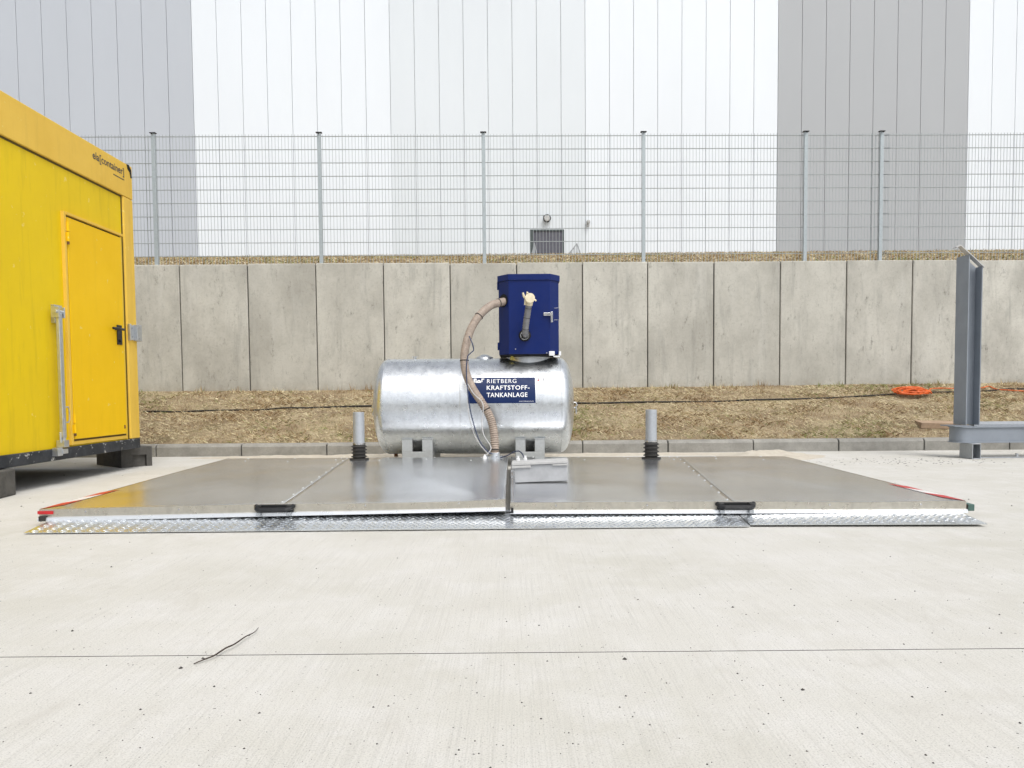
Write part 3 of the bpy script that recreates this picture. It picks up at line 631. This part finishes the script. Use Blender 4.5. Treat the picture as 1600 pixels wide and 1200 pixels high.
pipe(561.5, 644, 694, 720, 'short grey steel pipe with black rubber boot left of the tank', zL)
pipe(1017.5, 640, 690, 716, 'short grey steel pipe with black rubber boot right of the tank', zR)

# ------------------------------------------------------------------ galvanised tank
TY = 7.9; TR = .505; TZ = CAMZ-7.9*math.tan(R(1.16)) ; 
tl, tr = aY(595.5, 632, TY-TR).x, aY(880, 632, TY-TR).x
TZ = (aY(745, 560, TY).z+aY(745, 708, TY).z)/2
tank = thing('fuel_tank', ((tl+tr)/2, TY, .1), 'horizontal galvanised steel fuel tank on two slotted feet', 'tank')
prof = [(TR, tl), (TR, tr)]
def dome(x, sg, dep=.14, n=9):
    out = []
    for i in range(n+1):
        a = math.pi/2*i/n; out.append((TR*math.cos(a)**.8 if i < n else .0005, x+sg*dep*math.sin(a)))
    return out
MB().lathe(dome(tl, -1)[::-1]+[(TR, tl), (TR+.003, tl+.002), (TR+.003, tl+.012), (TR, tl+.014), (TR, tr-.014), (TR+.003, tr-.012), (TR+.003, tr-.002), (TR, tr)]+dome(tr, 1), (0, TY, TZ), 'X', 96).build('shell', M['tank'], tank, True)
sx = aY(719, 632, TY-TR).x
MB().lathe([(TR+.0005, sx-.006), (TR+.0025, sx-.003), (TR+.0025, sx+.003), (TR+.0005, sx+.006)], (0, TY, TZ), 'X', 96).build('weld_seam', M['tank'], tank, True)
for (a, b) in ((628, 676), (805.5, 851)):
    x0, x1 = aY(a, 700, 7.5).x, aY(b, 700, 7.5).x; w3 = (x1-x0)*.34; zt = aY(a, 686.5, 7.5).z; zs = aY(a, 706, 7.5).z
    mb = MB()
    for ya, yb in ((7.5, 7.52), (8.28, 8.3)):
        mb.box(x0, x0+w3, ya, yb, zs, zt).box(x1-w3, x1, ya, yb, zs, zt).box(x0, x1, ya, yb, 0, zs-.0005)
    mb.box(x0+.004, x0+.012, 7.52, 8.28, 0, zt-.005).box(x1-.012, x1-.004, 7.52, 8.28, 0, zt-.005)
    mb.box(x0-.005, x0+w3+.005, 7.495, 7.6, zt, zt+.008).box(x1-w3-.005, x1+.005, 7.495, 7.6, zt, zt+.008)
    mb.build('foot', M['footz'], tank, bevel=.003)
# manhole under the cabinet
mx = aY(826, 560, TY-.2).x
MB().lathe([(.0, TZ+TR+.012), (.225, TZ+TR+.012), (.235, TZ+TR+.005), (.235, TZ+.40)], (mx, TY, 0), 'Z', 56).build('manhole', M['galv'], tank, True)
q = aY(800, 562, TY-.2); MB().lathe([(0, 0), (.022, .001), (.022, .003)], (q.x, TY-.214, TZ+TR-.01), 'Y', 14).build('yellow_mark', M['yellow_spot'], tank)
q = aY(648, 558, TY); MB().tube([(q.x, TY, TZ+TR-.01), (q.x, TY, TZ+TR+.028)], .017, 10).box(q.x-.03, q.x+.03, TY-.01, TY+.01, TZ+TR+.018, TZ+TR+.026).build('vent_stub', M['galv'], tank)
q = aY(757, 558, TY); MB().lathe([(.10, TZ+TR-.012), (.09, TZ+TR+.01), (.05, TZ+TR+.028), (.03, TZ+TR+.04), (0, TZ+TR+.04)], (q.x, TY, 0), 'Z', 20).build('filler_cap', M['galv'], tank, True)
q = aY(617, 706, TY); MB().tube([(q.x+.02, TY-.05, .16), (q.x+.02, TY-.05, .085)], .02, 8).build('drain_plug', M['rust'], tank)
for x, sg, px in ((tl, -1, 585), (tr, 1, 893)):
    xx = x+sg*.14; mb = MB()
    mb.tube([(xx-sg*.01, TY, TZ+.03), (xx+sg*.03, TY, TZ+.028), (xx+sg*.045, TY, TZ), (xx+sg*.03, TY, TZ-.028), (xx-sg*.01, TY, TZ-.03)], .008, 8)
    mb.tube([(xx+sg*.03, TY-.03, TZ-.01), (xx+sg*.035, TY-.03, TZ-.07), (xx+sg*.035, TY, TZ-.09), (xx+sg*.035, TY+.03, TZ-.07), (xx+sg*.03, TY+.03, TZ-.01)], .008, 8)
    mb.build('shackle', M['chrome'], tank, True)
# curved signs on the front of the shell
def ang(py, px=790):                      # angle round the shell whose image lies at row py
    best = None
    for i in range(-600, 900):
        a = i/1000; p = Vector((0, TY-TR*math.cos(a), TZ+TR*math.sin(a))); d = CM.inverted() @ Vector((aY(px, py, 7.45).x, p.y, p.z)); y = CY-F*d.y/(-d.z)
        if best is None or abs(y-py) < best[0]: best = (abs(y-py), a)
    return best[1]
def wrap(x, s_, off): a = s_/TR; return Vector((x, TY-(TR+off)*math.cos(a), TZ+(TR+off)*math.sin(a)))
def curved(xa, xb, s0, s1, off, n=14):
    mb = MB(); mb.add([wrap(x, s0+(s1-s0)*i/n, off) for i in range(n+1) for x in (xa, xb)], [(2*i, 2*i+1, 2*i+3, 2*i+2) for i in range(n)])
    mb.add([wrap(x, s0+(s1-s0)*i/n, 0) for i in range(n+1) for x in (xa, xb)], [])
    return mb
YS = 7.43
s1, s0 = ang(590)*TR, ang(630)*TR; xa, xb = aY(731, 610, YS).x, aY(836.5, 610, YS).x
sg = curved(xa, xb, s0, s1, .0015).build('sign_panel', M['navy'], tank, True)
def words(s_, xw, sbase, cap, off=.0032, bold=0, parent=sg, mat='whitep', spacing=1.0):
    v, f = text(s_, .1, bold=bold, spacing=spacing); x0 = min(p.x for p in v); x1 = max(p.x for p in v); kx = (xw[1]-xw[0])/(x1-x0)
    hh = max(p.y for p in v); ky = cap/hh
    return MB().add([wrap(xw[0]+(p.x-x0)*kx, sbase+p.y*ky, off) for p in v], f).build('lettering', M[mat], parent)
H = s1-s0; X = lambda px: aY(px, 610, YS).x
fr = lambda py: ang(py)*TR
words('RIETBERG', (X(761), X(807)), fr(598.6), fr(592.5)-fr(598.6), bold=.0, spacing=1.15)
words('KRAFTSTOFF-', (X(760.5), X(827.5)), fr(609), fr(602.5)-fr(609), bold=.0015, spacing=1.1)
words('TANKANLAGE', (X(760.5), X(824)), fr(620.3), fr(613.5)-fr(620.3), bold=.0015, spacing=1.1)
words('www.rietbergwerke.de', (X(811), X(833.5)), fr(627.8), H*(1.5/40))
mb = MB()                                # small white lettermark at the left of the sign
def bar_(a, b, y0, y1): 
    mb.add([wrap(x, s_, .0032) for s_ in (fr(y1), fr(y0)) for x in (X(a), X(b))], [(0, 1, 3, 2)])
bar_(740, 744.5, 591.5, 593); bar_(740, 741.8, 593, 598); bar_(742.8, 744.5, 593, 598)
for i in range(8):
    a0, a1 = math.pi*i/8, math.pi*(i+1)/8; c0 = 748.2
    mb.add([wrap(X(c0-r_*math.cos(a_)), fr(598-r_*1.25*math.sin(a_)), .0032) for r_, a_ in ((3.6, a0), (3.6, a1), (2.2, a1), (2.2, a0))], [(0, 1, 2, 3)])
bar_(746.2, 750.4, 596.2, 598); bar_(752.2, 753.6, 591.5, 597); bar_(753.6, 756.5, 591.5, 593)
mb.build('emblem', M['whitep'], sg)
s1b, s0b = ang(588)*TR, ang(611)*TR; lb = curved(X(838.5), X(873), s0b, s1b, .0015, 8).build('label_film', M['label'], tank, True)
mb = MB(); Hb = s1b-s0b
for i, xc in enumerate((842, 849.5, 857, 865)):
    for dx, dy, w_, h_ in ((0, 6.5, 1.3, 1.6), (0, 4.6, .7, .8)) if i < 2 else ((0, 6.5, 1.0, .4), (0, 5.6, .5, .5)):
        mb.add([wrap(X(xc+u*w_), s1b-Hb*(dy+v_*h_)/23, .003) for u, v_ in ((-1, -1), (1, -1), (1, 1), (-1, 1))], [(0, 1, 2, 3)])
for dy in (1.8, 15.5, 17.5, 19.5): mb.add([wrap(X(xx_), s1b-Hb*(dy+v_*.22)/23, .003) for xx_, v_ in ((840 if dy < 3 else 853, -1), (871, -1), (871, 1), (840 if dy < 3 else 853, 1))], [(0, 1, 2, 3)])
MB().add([wrap(X(841.2+u*1.0), s1b-Hb*(7.6+v_*1.1)/23, .0036) for u, v_ in ((-1, -1), (1, -1), (1, 1), (-1, 1))], [(0, 1, 2, 3)]).build('red_pictogram', M['red'], lb)
mb.build('pictograms', flat('faint_print', (.42, .43, .45), .6), lb)

# ------------------------------------------------------------------ blue cabinet on the tank
CF = 7.55; bz0 = aY(827, 555, CF).z; bz1 = aY(827, 428, CF).z
cl_, cr_ = aY(779.5, 500, CF+.13).x, aY(873, 500, CF+.13).x; fl, frr = aY(795, 500, CF).x, aY(859.5, 500, CF).x
cab = thing('pump_cabinet', ((cl_+cr_)/2, 7.85, bz0), 'dark blue metal pump cabinet with chamfered corners standing on the tank', 'cabinet')
def hexa(e=0.0): return [(cl_-e, CF+.13-e*.4), (fl-e*.4, CF-e), (frr+e*.4, CF-e), (cr_+e, CF+.13-e*.4), (cr_+e, 8.2+e), (cl_-e, 8.2+e)]
MB().prism(hexa(), 2, bz0+.012, bz1-.055).build('body', M['blue'], cab, bevel=.004)
MB().prism(hexa(.012), 2, bz1-.062, bz1).build('lid', M['blue'], cab, bevel=.004)
MB().prism(hexa(-.01), 2, bz0, bz0+.0118).build('base_plate', M['hole'], cab)
p = aY(820, 524, CF-.002)
mb = MB().lathe([(0, -.003), (.058, -.003), (.062, 0)], p, 'Y', 28); mb.build('pipe_opening', M['hole'], cab)
p1 = aY(820.5, 522, CF-.03)
mb = MB().lathe([(.034, -.05), (.048, -.05), (.052, -.03), (.052, 0)], p, 'Y', 28); ring = mb.build('pipe_collar', M['rubber'], cab, True)
MB().lathe([(.036, -.055), (.043, -.055), (.043, -.045), (.036, -.045)], (p.x-.004, p.y, p.z-.006), 'Y', 24).build('collar_ring', M['chrome'], ring, True)
qq = [aY(820.5, 525, CF-.02), aY(820.8, 518, CF-.10), aY(822, 505, CF-.15), aY(824.5, 488, CF-.18), aY(827, 472, CF-.22)]
sp = spline(qq, 12); n = len(sp)
tbm = MB().tube(sp, [.0315+.0012*math.sin(i*1.9) for i in range(n)], 18).build('filling_hose', M['hose_grey'], cab, True)
mb = MB()
for k_ in (int(n*.35), int(n*.62), n-8): a_, b_ = sp[k_], sp[k_+1]; dd = (b_-a_).normalized(); mb.tube([a_-dd*.002, a_+dd*.003], .0345, 16)
mb.build('hose_band', M['rubber'], tbm)
e0, e1 = sp[-2], sp[-1]; dd = (e1-e0).normalized(); hp_ = aY(828.5, 463, CF-.27)
dz = (hp_-e1).normalized(); out = Vector((.02, -1, .12)).normalized()
mb = MB().tube([e1-dd*.03, e1+dd*.02, e1+dd*.03+out*.012], .037, 16).tube([e1+dd*.03-out*.03, e1+dd*.03+out*.03], [.044, .044], 20).tube([e1+dd*.03+out*.03, e1+dd*.03+out*.055], [.05, .048], 24)
cp = mb.build('coupling', M['cream'], tbm, True, bevel=.002)
c_ = e1+dd*.03; mb = MB().tube([c_+Vector((-.045, -.02, .0)), c_+Vector((-.06, -.03, .03)), c_+Vector((-.068, -.03, .06))], [.008, .012, .009], 8).tube([c_+Vector((-.045, -.02, 0)), c_+Vector((-.05, -.03, -.06))], .007, 8).tube([c_+Vector((-.03, 0, .04)), c_+Vector((-.022, -.02, .065))], .010, 8).tube([c_+Vector((.04, -.01, 0)), c_+Vector((.062, -.02, -.02))], .009, 8)
mb.build('cam_lever', M['cream'], cp, True)
# opening for the long hose on the left chamfer
hd = Vector((.13, 0, 0))
hc = aY(787, 470, CF+.065); nrm = Vector((-(CF+.13-CF), -(fl-cl_), 0)).normalized(); nrm = Vector((-.13, -(fl-cl_), 0)).normalized()
tan_ = Vector((-nrm.y, nrm.x, 0)); mb = MB(); mb.add([hc+nrm*.004+tan_*(.070*math.cos(a*math.pi/12))+Vector((0, 0, .068*math.sin(a*math.pi/12))) for a in range(24)], [tuple(range(24))])
mb.build('hose_opening', M['hole'], cab)
# latch, wire pull, small fittings
a_, b_ = aY(849, 491, CF), aY(861, 491, CF)
mb = MB().box(a_.x, b_.x+.01, CF-.022, CF-.001, a_.z-.016, a_.z+.014).lathe([(.016, 0), (.016, -.016), (0, -.018)], (b_.x, CF-.022, a_.z), 'Y', 14).box(b_.x-.006, b_.x+.016, CF-.045, CF-.022, a_.z-.085, a_.z+.02)
mb.build('latch', M['chrome'], cab, bevel=.003)
w0, w1 = aY(869.5, 481.5, CF+.07), aY(869.5, 500, CF+.07); nr = Vector((.8, -.6, 0))
MB().tube([w0+Vector((-.04, 0, 0)), w0+nr*.03, w1+nr*.03, w1+Vector((-.04, 0, 0))], .004, 8).build('pull_handle', M['chrome'], cab)
a_ = aY(862, 552.5, CF-.01); mb = MB().box(a_.x-.027, a_.x+.03, CF-.03, CF+.05, a_.z-.02, a_.z+.024); a2 = aY(874.5, 552.5, CF+.1); mb.box(a2.x-.01, a2.x+.015, CF+.09, CF+.16, a2.z-.02, a2.z+.024)
mb.box(a_.x+.02, a2.x, CF+.04, CF+.1, a_.z-.032, a_.z-.02).build('cable_box', M['label'], cab, bevel=.004)
for px, py in ((805.5, 545.5), (854.3, 551.5)): q = aY(px, py, CF); MB().lathe([(.006, 0), (.005, -.004), (0, -.005)], q, 'Y', 8).build('screw', M['chrome'], cab)
for z_ in (bz1-.14, bz0+.06): MB().tube([(cl_-.008, CF+.14, z_), (cl_-.008, CF+.14, z_+.08)], .008, 8).build('hinge', M['blue'], cab)

# ------------------------------------------------------------------ long beige hose
hp = [(789, 471, 7.62), (780, 473, 7.56), (766, 478, 7.5), (750, 492, 7.42), (737, 512, 7.36), (729, 535, 7.32), (725.5, 558, 7.30), (728, 582, 7.28), (738, 606, 7.26), (752, 628, 7.24), (764, 648, 7.22), (770.5, 668, 7.2), (773, 690, 7.17), (773, 712, 7.15)]
sp = spline([aY(*h) for h in hp], 26); n = len(sp)
rs = []
for i in range(n):
    t_ = i/n; rb = .040; am = .0035 if t_ > .68 else .0009
    rs.append(rb+am*math.sin(i*math.pi*2/4))
hose = thing('suction_hose', tuple(aY(773, 714, 7.15)), 'thick beige hose curving from the blue cabinet down over the tank', 'hose')
MB().tube(sp, rs, 20).build('hose_body', M['hose'], hose, True)
for t_ in (.085, .24, .48, .74, .965):
    k_ = int(t_*n); d_ = (sp[k_+1]-sp[k_]).normalized(); MB().tube([sp[k_]-d_*.004, sp[k_]+d_*.004], .045, 16).build('hose_tie', M['rubber'], hose)
e = sp[-1]; ez = zL(e.x, e.y)
MB().lathe([(.0, .0), (.085, .0), (.085, .014), (.055, .016), (.05, .05), (.042, .055)], (e.x, e.y-.02, ez), 'Z', 24).build('flange', M['galv'], hose, True)
for a in range(6): MB().lathe([(.009, .014), (.009, .024), (0, .025)], (e.x+.07*math.cos(a), e.y-.02+.07*math.sin(a), ez), 'Z', 6).build('flange_bolt', M['chrome'], hose)
def cable(name, pts, r, mat, label, cat='cable', group=None, n=8, sides=8, **k):
    o = MB().tube(spline(pts, n), r, sides).build(name, mat, None, True); return tag(o, label, cat, group)
cable('control_cable', [aY(733, 525, 7.27), aY(738, 537, 7.24), aY(740, 547, 7.24), aY(735, 552, 7.24), aY(730, 560, 7.23), aY(729, 590, 7.21), aY(733, 630, 7.15), aY(740, 662, 7.13), aY(750, 690, 7.1), aY(764, 707, 7.08), aY(768, 709, 7.05)], .0055, M['cable_blue'], 'thin dark blue cable hanging beside the beige hose', group=None)
cable('control_cable', [aY(731, 600, 7.22), aY(740, 615, 7.19), aY(753, 628, 7.17), aY(755, 642, 7.16), aY(753, 660, 7.15), aY(756, 680, 7.13), aY(766, 696, 7.1), aY(766, 704, 7.08), aY(758, 713, 7.08)], .005, M['cable_pale'], 'thin pale cable looping tight against the beige hose')
cable('control_cable', [aY(731, 605, 7.21), aY(731.5, 640, 7.14), aY(738, 670, 7.12), aY(748, 692, 7.08), aY(762, 709, 7.06)], .004, M['cable_pale'], 'thin pale cable lying left of the dark blue cable')
cable('control_cable', [aY(778, 716, 7.1), aY(792, 712, 7.0), aY(803, 706, 6.9), aY(811, 705, 6.8), aY(816, 709, 6.6), aY(818.5, 714, 6.5)], .006, M['cable_blue'], 'short dark cable arching from hose foot to the grey box')
mb_ = thing('cable_gland', tuple(aY(757.5, 716, 7.08)), 'white cable gland at the foot of the beige hose', 'fitting')
q = aY(757.5, 716, 7.08); MB().lathe([(.022, -.01), (.022, .008), (.014, .012), (.012, .03), (0, .032)], (q.x, q.y, zL(q.x, q.y)+.006), 'Z', 12).build('gland_body', M['label'], mb_, True)

# ------------------------------------------------------------------ small grey box on the cover
q0, q1 = aY(803.5, 753.5, 5.2), aY(888, 748, 5.2)
bw_ = (q1-q0).length; tilt = math.atan2(q1.z-q0.z+.0, q1.x-q0.x)
jb = thing('junction_box', tuple(q0), 'small grey metal box with overhanging pale lid lying tilted on the cover', 'box')
q0z = zR(q0.x, 5.2)+.004
BM = Matrix.Translation((q0.x, 5.2, q0z)) @ Matrix.Rotation(R(-2), 4, 'Z') @ Matrix.Rotation(-R(2.2), 4, 'Y')
bh = aY(845, 722, 5.2).z-aY(845, 751, 5.2).z
MB().box(.004, bw_-.004, 0, .19, 0, bh-.01, BM).build('box_body', M['box'], jb, bevel=.004)
lh = .028
MB().box(-.012, bw_+.004, -.014, .20, bh-.008, bh+.010, BM).box(-.012, bw_*.32, -.0145, -.004, bh-.028, bh-.0105, BM).box(bw_*.72, bw_+.004, -.0145, -.004, bh-.022, bh-.0105, BM).build('lid', M['boxlid'], jb, bevel=.003)
for z in (.035, .08): MB().tube([BM @ Vector((.004, .05, z)), BM @ Vector((-.02, .05, z))], .009, 8).build('side_gland', M['label'], jb)
for x in (.03, .082):
    MB().lathe([(.014, 0), (.014, .016), (.009, .02), (.009, .035), (0, .036)], BM @ Vector((x, .15, bh+.010)), 'Z', 10).build('gland', M['label'], jb, True)

# ------------------------------------------------------------------ sand along the back of the cover
def zs(x, y):
    v = .0
    v += .085*math.exp(-((x-2.85)/.34)**2)*math.exp(-((y-8.35)/.26)**2)+.03*math.exp(-((x-3.2)/.3)**2)*math.exp(-((y-8.5)/.2)**2)
    v += .03*math.exp(-((x+2.3)/1.4)**4)*math.exp(-((y-8.85)/.15)**2)
    v += .02*math.exp(-((x-.6)/2.4)**4)*math.exp(-((y-8.85)/.2)**2)
    return v*(1+.6*fbm(x, y, 7, 2))-.006
tag(gridmesh('sand', M['sand'], np.linspace(-5, 5, 260), np.linspace(7.3, KY-.005, 60), zs), 'pale sand heaped along the kerb behind the cover', kind='stuff')

# ------------------------------------------------------------------ steel column at the right
SY = 8.0
st = thing('steel_frame', (aZ(1510, 705, 0).x, SY, 0), 'blue grey steel H column standing on a low beam base at the right', 'frame')
xl, xr = aY(1511, 560, SY).x, aY(1533, 560, SY).x; zb = aY(1511, 664, SY).z; zt1 = aY(1511, 397, SY).z; zt2 = aY(1531, 417, SY).z
fd = SY*( (xl)/(aY(1491.5, 560, SY).x) )-SY; fd = max(.12, min(.24, fd))
t_ = .010
def slope(x): return zt1+(zt2-zt1)*(x-xl)/(xr-xl)
MB().prism([(xl, zb), (xl+t_, zb), (xl+t_, slope(xl+t_)), (xl, slope(xl))], 1, SY, SY+fd).prism([(xr-t_, zb), (xr, zb), (xr, slope(xr)), (xr-t_, slope(xr-t_))], 1, SY, SY+fd).prism([(xl+t_, zb), (xr-t_, zb), (xr-t_, slope(xr-t_)), (xl+t_, slope(xl+t_))], 1, SY+fd/2-.005, SY+fd/2+.005).build('column', M['blue_grey'], st)
k_ = (zt2-zt1)/(xr-xl); xo = xl-.095
MB().prism([(xo-.045, slope(xo)-.02), (xo, slope(xo)+.002), (xr+.01, slope(xr+.01)+.002), (xr+.01, slope(xr+.01)+.014), (xo-.002, slope(xo)+.016), (xo-.045, slope(xo)-.008)], 1, SY-.01, SY+.06).build('cap_plate', M['capplate'], st)
hc = Vector((xo+.015, SY-.0105, slope(xo+.015)+.005))
MB().lathe([(0, -.002), (.012, -.002), (.012, 0)], (hc.x+.02, SY+.03, slope(hc.x+.02)+.0125+.006), 'Z', 12).build('bolt_hole', M['hole'], st)
# base beam
y0, y1 = SY-.03, SY+.17; bzt, bzb = aY(1540, 666.5, y0).z, aY(1540, 692, y0).z; xs_ = aY(1487.5, 680, y0+.12).x; xe = xs_+2.6
def rnd(o, r_): return [(xe, y0+o)]+[(xs_+o+r_-r_*math.sin(i*math.pi/12), y0+o+r_-r_*math.cos(i*math.pi/12)) for i in range(7)]
def plan(o, r_): return [(xe, y0+o)]+[(xs_+o+r_-r_*math.sin(i*math.pi/12), y0+o+r_-r_*math.cos(i*math.pi/12)) for i in range(7)]+[(xs_+o, y1), (xe, y1)]
MB().prism(plan(0, .10), 2, bzt-.012, bzt).prism(plan(0, .10), 2, bzb, bzb+.012).prism(plan(.016, .09), 2, bzb+.012, bzt-.012).build('base_beam', M['blue_grey'], st, True)
MB().box(xr+.002, xe, SY+.1, SY+.2, bzt+.001, bzt+.02).prism([(SY+.1, bzt+.02), (SY+.2, bzt+.02), (SY+.2, bzt+.045), (SY+.19, bzt+.045)], 0, xr+.06, xe).build('top_rail', M['dull'], st)
MB().box(xs_-.04, xs_+.15, SY-.02, SY+fd+.02, bzt+.0005, bzt+.011).build('foot_plate', M['blue_grey'], st)
tx0, tx1 = aY(1519.5, 700, SY-.1).x, aY(1533, 700, SY-.1).x; tw = tx1-tx0; th = bzb-.002
for yy0, yy1, x0 in ((SY-.10, SY+.13, tx0),):
    MB().box(x0, x0+.008, yy0, yy1, .001, th).box(x0+tw-.008, x0+tw, yy0, yy1, .001, th).box(x0+.008, x0+tw-.008, yy0, yy1, .001, .009).box(x0+.008, x0+tw-.008, yy0, yy1, th-.008, th).box(x0+.008, x0+tw-.008, yy0+.15, yy0+.16, .009, th-.008).build('runner_tube', M['dull'], st, bevel=.002)
MB().box(tx1+.002, xe, SY+.0, SY+.02, .002, .014).box(tx1+.45, tx1+.47, SY, SY+.02, .014, .05).build('tie_bar', M['dull'], st)

# ------------------------------------------------------------------ things on the bank
def onb(px, py):
    d = ray(px, py); y = KY+.2
    while y < WY0:
        p = Vector((0, 0, CAMZ))+d*(y/d.y)
        if p.z < zlow(p.x, y): break
        y += .005
    return p
q = onb(1462, 670)
bd = thing('wooden_board', tuple(q), 'short weathered wooden board lying on the grass left of the steel column', 'board')
BM = Matrix.Translation(q+Vector((0, .06, .085))) @ Matrix.Rotation(R(5), 4, 'X') @ Matrix.Rotation(R(-12), 4, 'Z')
MB().box(-.17, .30, -.1, .16, -.075, .0, BM).build('plank', M['wood'], bd, bevel=.004)
def onbank(px, py, h=.012):               # point of the bank seen at a pixel
    d = ray(px, py); lo, hi = KY+.2, WY0+.3
    best = None
    for i in range(240):
        y = lo+(hi-lo)*i/239; p = Vector((0, 0, CAMZ))+d*(y/d.y); e_ = p.z-zlow(p.x, y)-h
        if best is None or abs(e_) < best[0]: best = (abs(e_), p)
        if e_ < 0 and i > 0: break
    return best[1]
pts = [onbank(*p) for p in [(225, 643), (245, 643), (280, 643), (320, 642), (370, 641), (410, 640), (440, 638), (480, 637), (540, 635), (585, 634.5)]]
pts += [onbank(*p) for p in [(650, 633), (760, 632), (895, 630), (930, 629.5), (1000, 628.5), (1060, 628), (1120, 627), (1180, 625), (1250, 623), (1300, 621.5), (1360, 618.5), (1410, 614.5), (1440, 613.5), (1490, 612.5), (1540, 610.5), (1575, 608), (1600, 607.3), (1680, 604)]]
pts = [p+Vector((0, 0, .004*math.sin(i*2.3))) for i, p in enumerate(pts)]
cable('ground_cable', pts, .012, M['cable_black'], 'long black cable lying across the dry grass bank', n=6)
cc = onbank(1424, 605, .03)
g = random.Random(4); P = []; cc = aY(1424, 610, 10.85); zb_ = zlow(cc.x, cc.y)+.012
for k_ in range(13):
    R0 = g.uniform(.09, .225); tl_ = g.uniform(.1, 1.15); ph_ = g.uniform(-.5, .5); ox, oy = g.uniform(-.08, .08), g.uniform(-.06, .06); oz = .02+k_*.003
    for i in range(9):
        a = i*2*math.pi/9+ph_; y_ = R0*.62*math.sin(a); R1 = R0*g.uniform(.88, 1.12); P.append(Vector((cc.x+ox+R1*1.1*math.cos(a), cc.y+oy+y_*.8, zb_+oz+max(0, (y_+R0*.62)*tl_*.42)+g.uniform(0, .012))))
P += [aY(1450, 610, 10.95), aY(1456, 615, 10.8), aY(1453, 608, 11.0)]+[onbank(x_, y_, .015) for x_, y_ in ((1470, 606.5), (1490, 607), (1530, 606.5), (1545, 603.5), (1556, 608), (1575, 609.5), (1600, 611), (1650, 612))]
oc = MB().tube(spline(P, 4), .0082, 7).build('extension_cord', M['orange'], None, True); tag(oc, 'coiled orange extension cord at the foot of the concrete wall', 'cord')

# ------------------------------------------------------------------ twig and grit on the paving
tw_ = [aZ(*p, z) for p, z in (((303, 1037), .004), ((320, 1030), .008), ((335, 1024), .011), ((352, 1013), .013), ((367, 1006), .014), ((383, 995), .013), ((397, 988), .01), ((404, 980.5), .006))]
sp = spline(tw_, 5); n = len(sp); o = MB().tube(sp, [.0008+.0017*math.sin(math.pi*min(1, (i+2)/n*.9+.08)) for i in range(n)], 7).build('twig', M['twig'], None, True); tag(o, 'thin curved dry twig lying across the paving joint', 'twig')
mb = MB(); g = random.Random(21)
for i in range(1100):
    y = 1.35+4.2*g.random()**1.6 if g.random() < .85 else g.uniform(4.6, 8.8); x = g.uniform(-.75, .75)*y
    if y > 4.0 and abs(x) < 3.0 and y < 7.4: continue
    r = g.choice((.0010, .0012, .0015, .0018, .0022, .0032))*g.uniform(.7, 1.2)*(1 if y < 4 else 2.2)
    vv = [(x+r*math.cos(a*1.047)*g.uniform(.7, 1.3), y+r*math.sin(a*1.047)*g.uniform(.7, 1.3), 0) for a in range(6)]+[(x, y, r*.9)]
    mb.add(vv, [(a, (a+1) % 6, 6) for a in range(6)])
for px, py, r in ((283, 1044, .007), (317, 1029, .006), (976, 1030, .0075), (1145, 949, .006), (1254, 1078, .006), (113, 986, .006), (174, 886, .006)):
    q = aZ(px, py, 0); mb.add([(q.x+r*math.cos(a*1.047)*g.uniform(.7, 1.2), q.y+r*math.sin(a*1.047)*g.uniform(.6, 1.1), 0) for a in range(6)]+[(q.x, q.y, r*.8)], [(a, (a+1) % 6, 6) for a in range(6)])
for i in range(150):
    y = g.gauss(7.75, .22); x = g.uniform(3.6, 5.1) if i % 3 else g.uniform(2.9, 4.2); r = g.uniform(.003, .008); y = min(y, 8.9)
    mb.add([(x+r*1.8*math.cos(a*1.047)*g.uniform(.7, 1.3), y+r*math.sin(a*1.047)*g.uniform(.7, 1.3), 0) for a in range(6)]+[(x, y, r*.5)], [(a, (a+1) % 6, 6) for a in range(6)])
tag(mb.build('grit', M['grit']), 'dark grit and pebbles scattered over the paving', 'grit', kind='stuff')
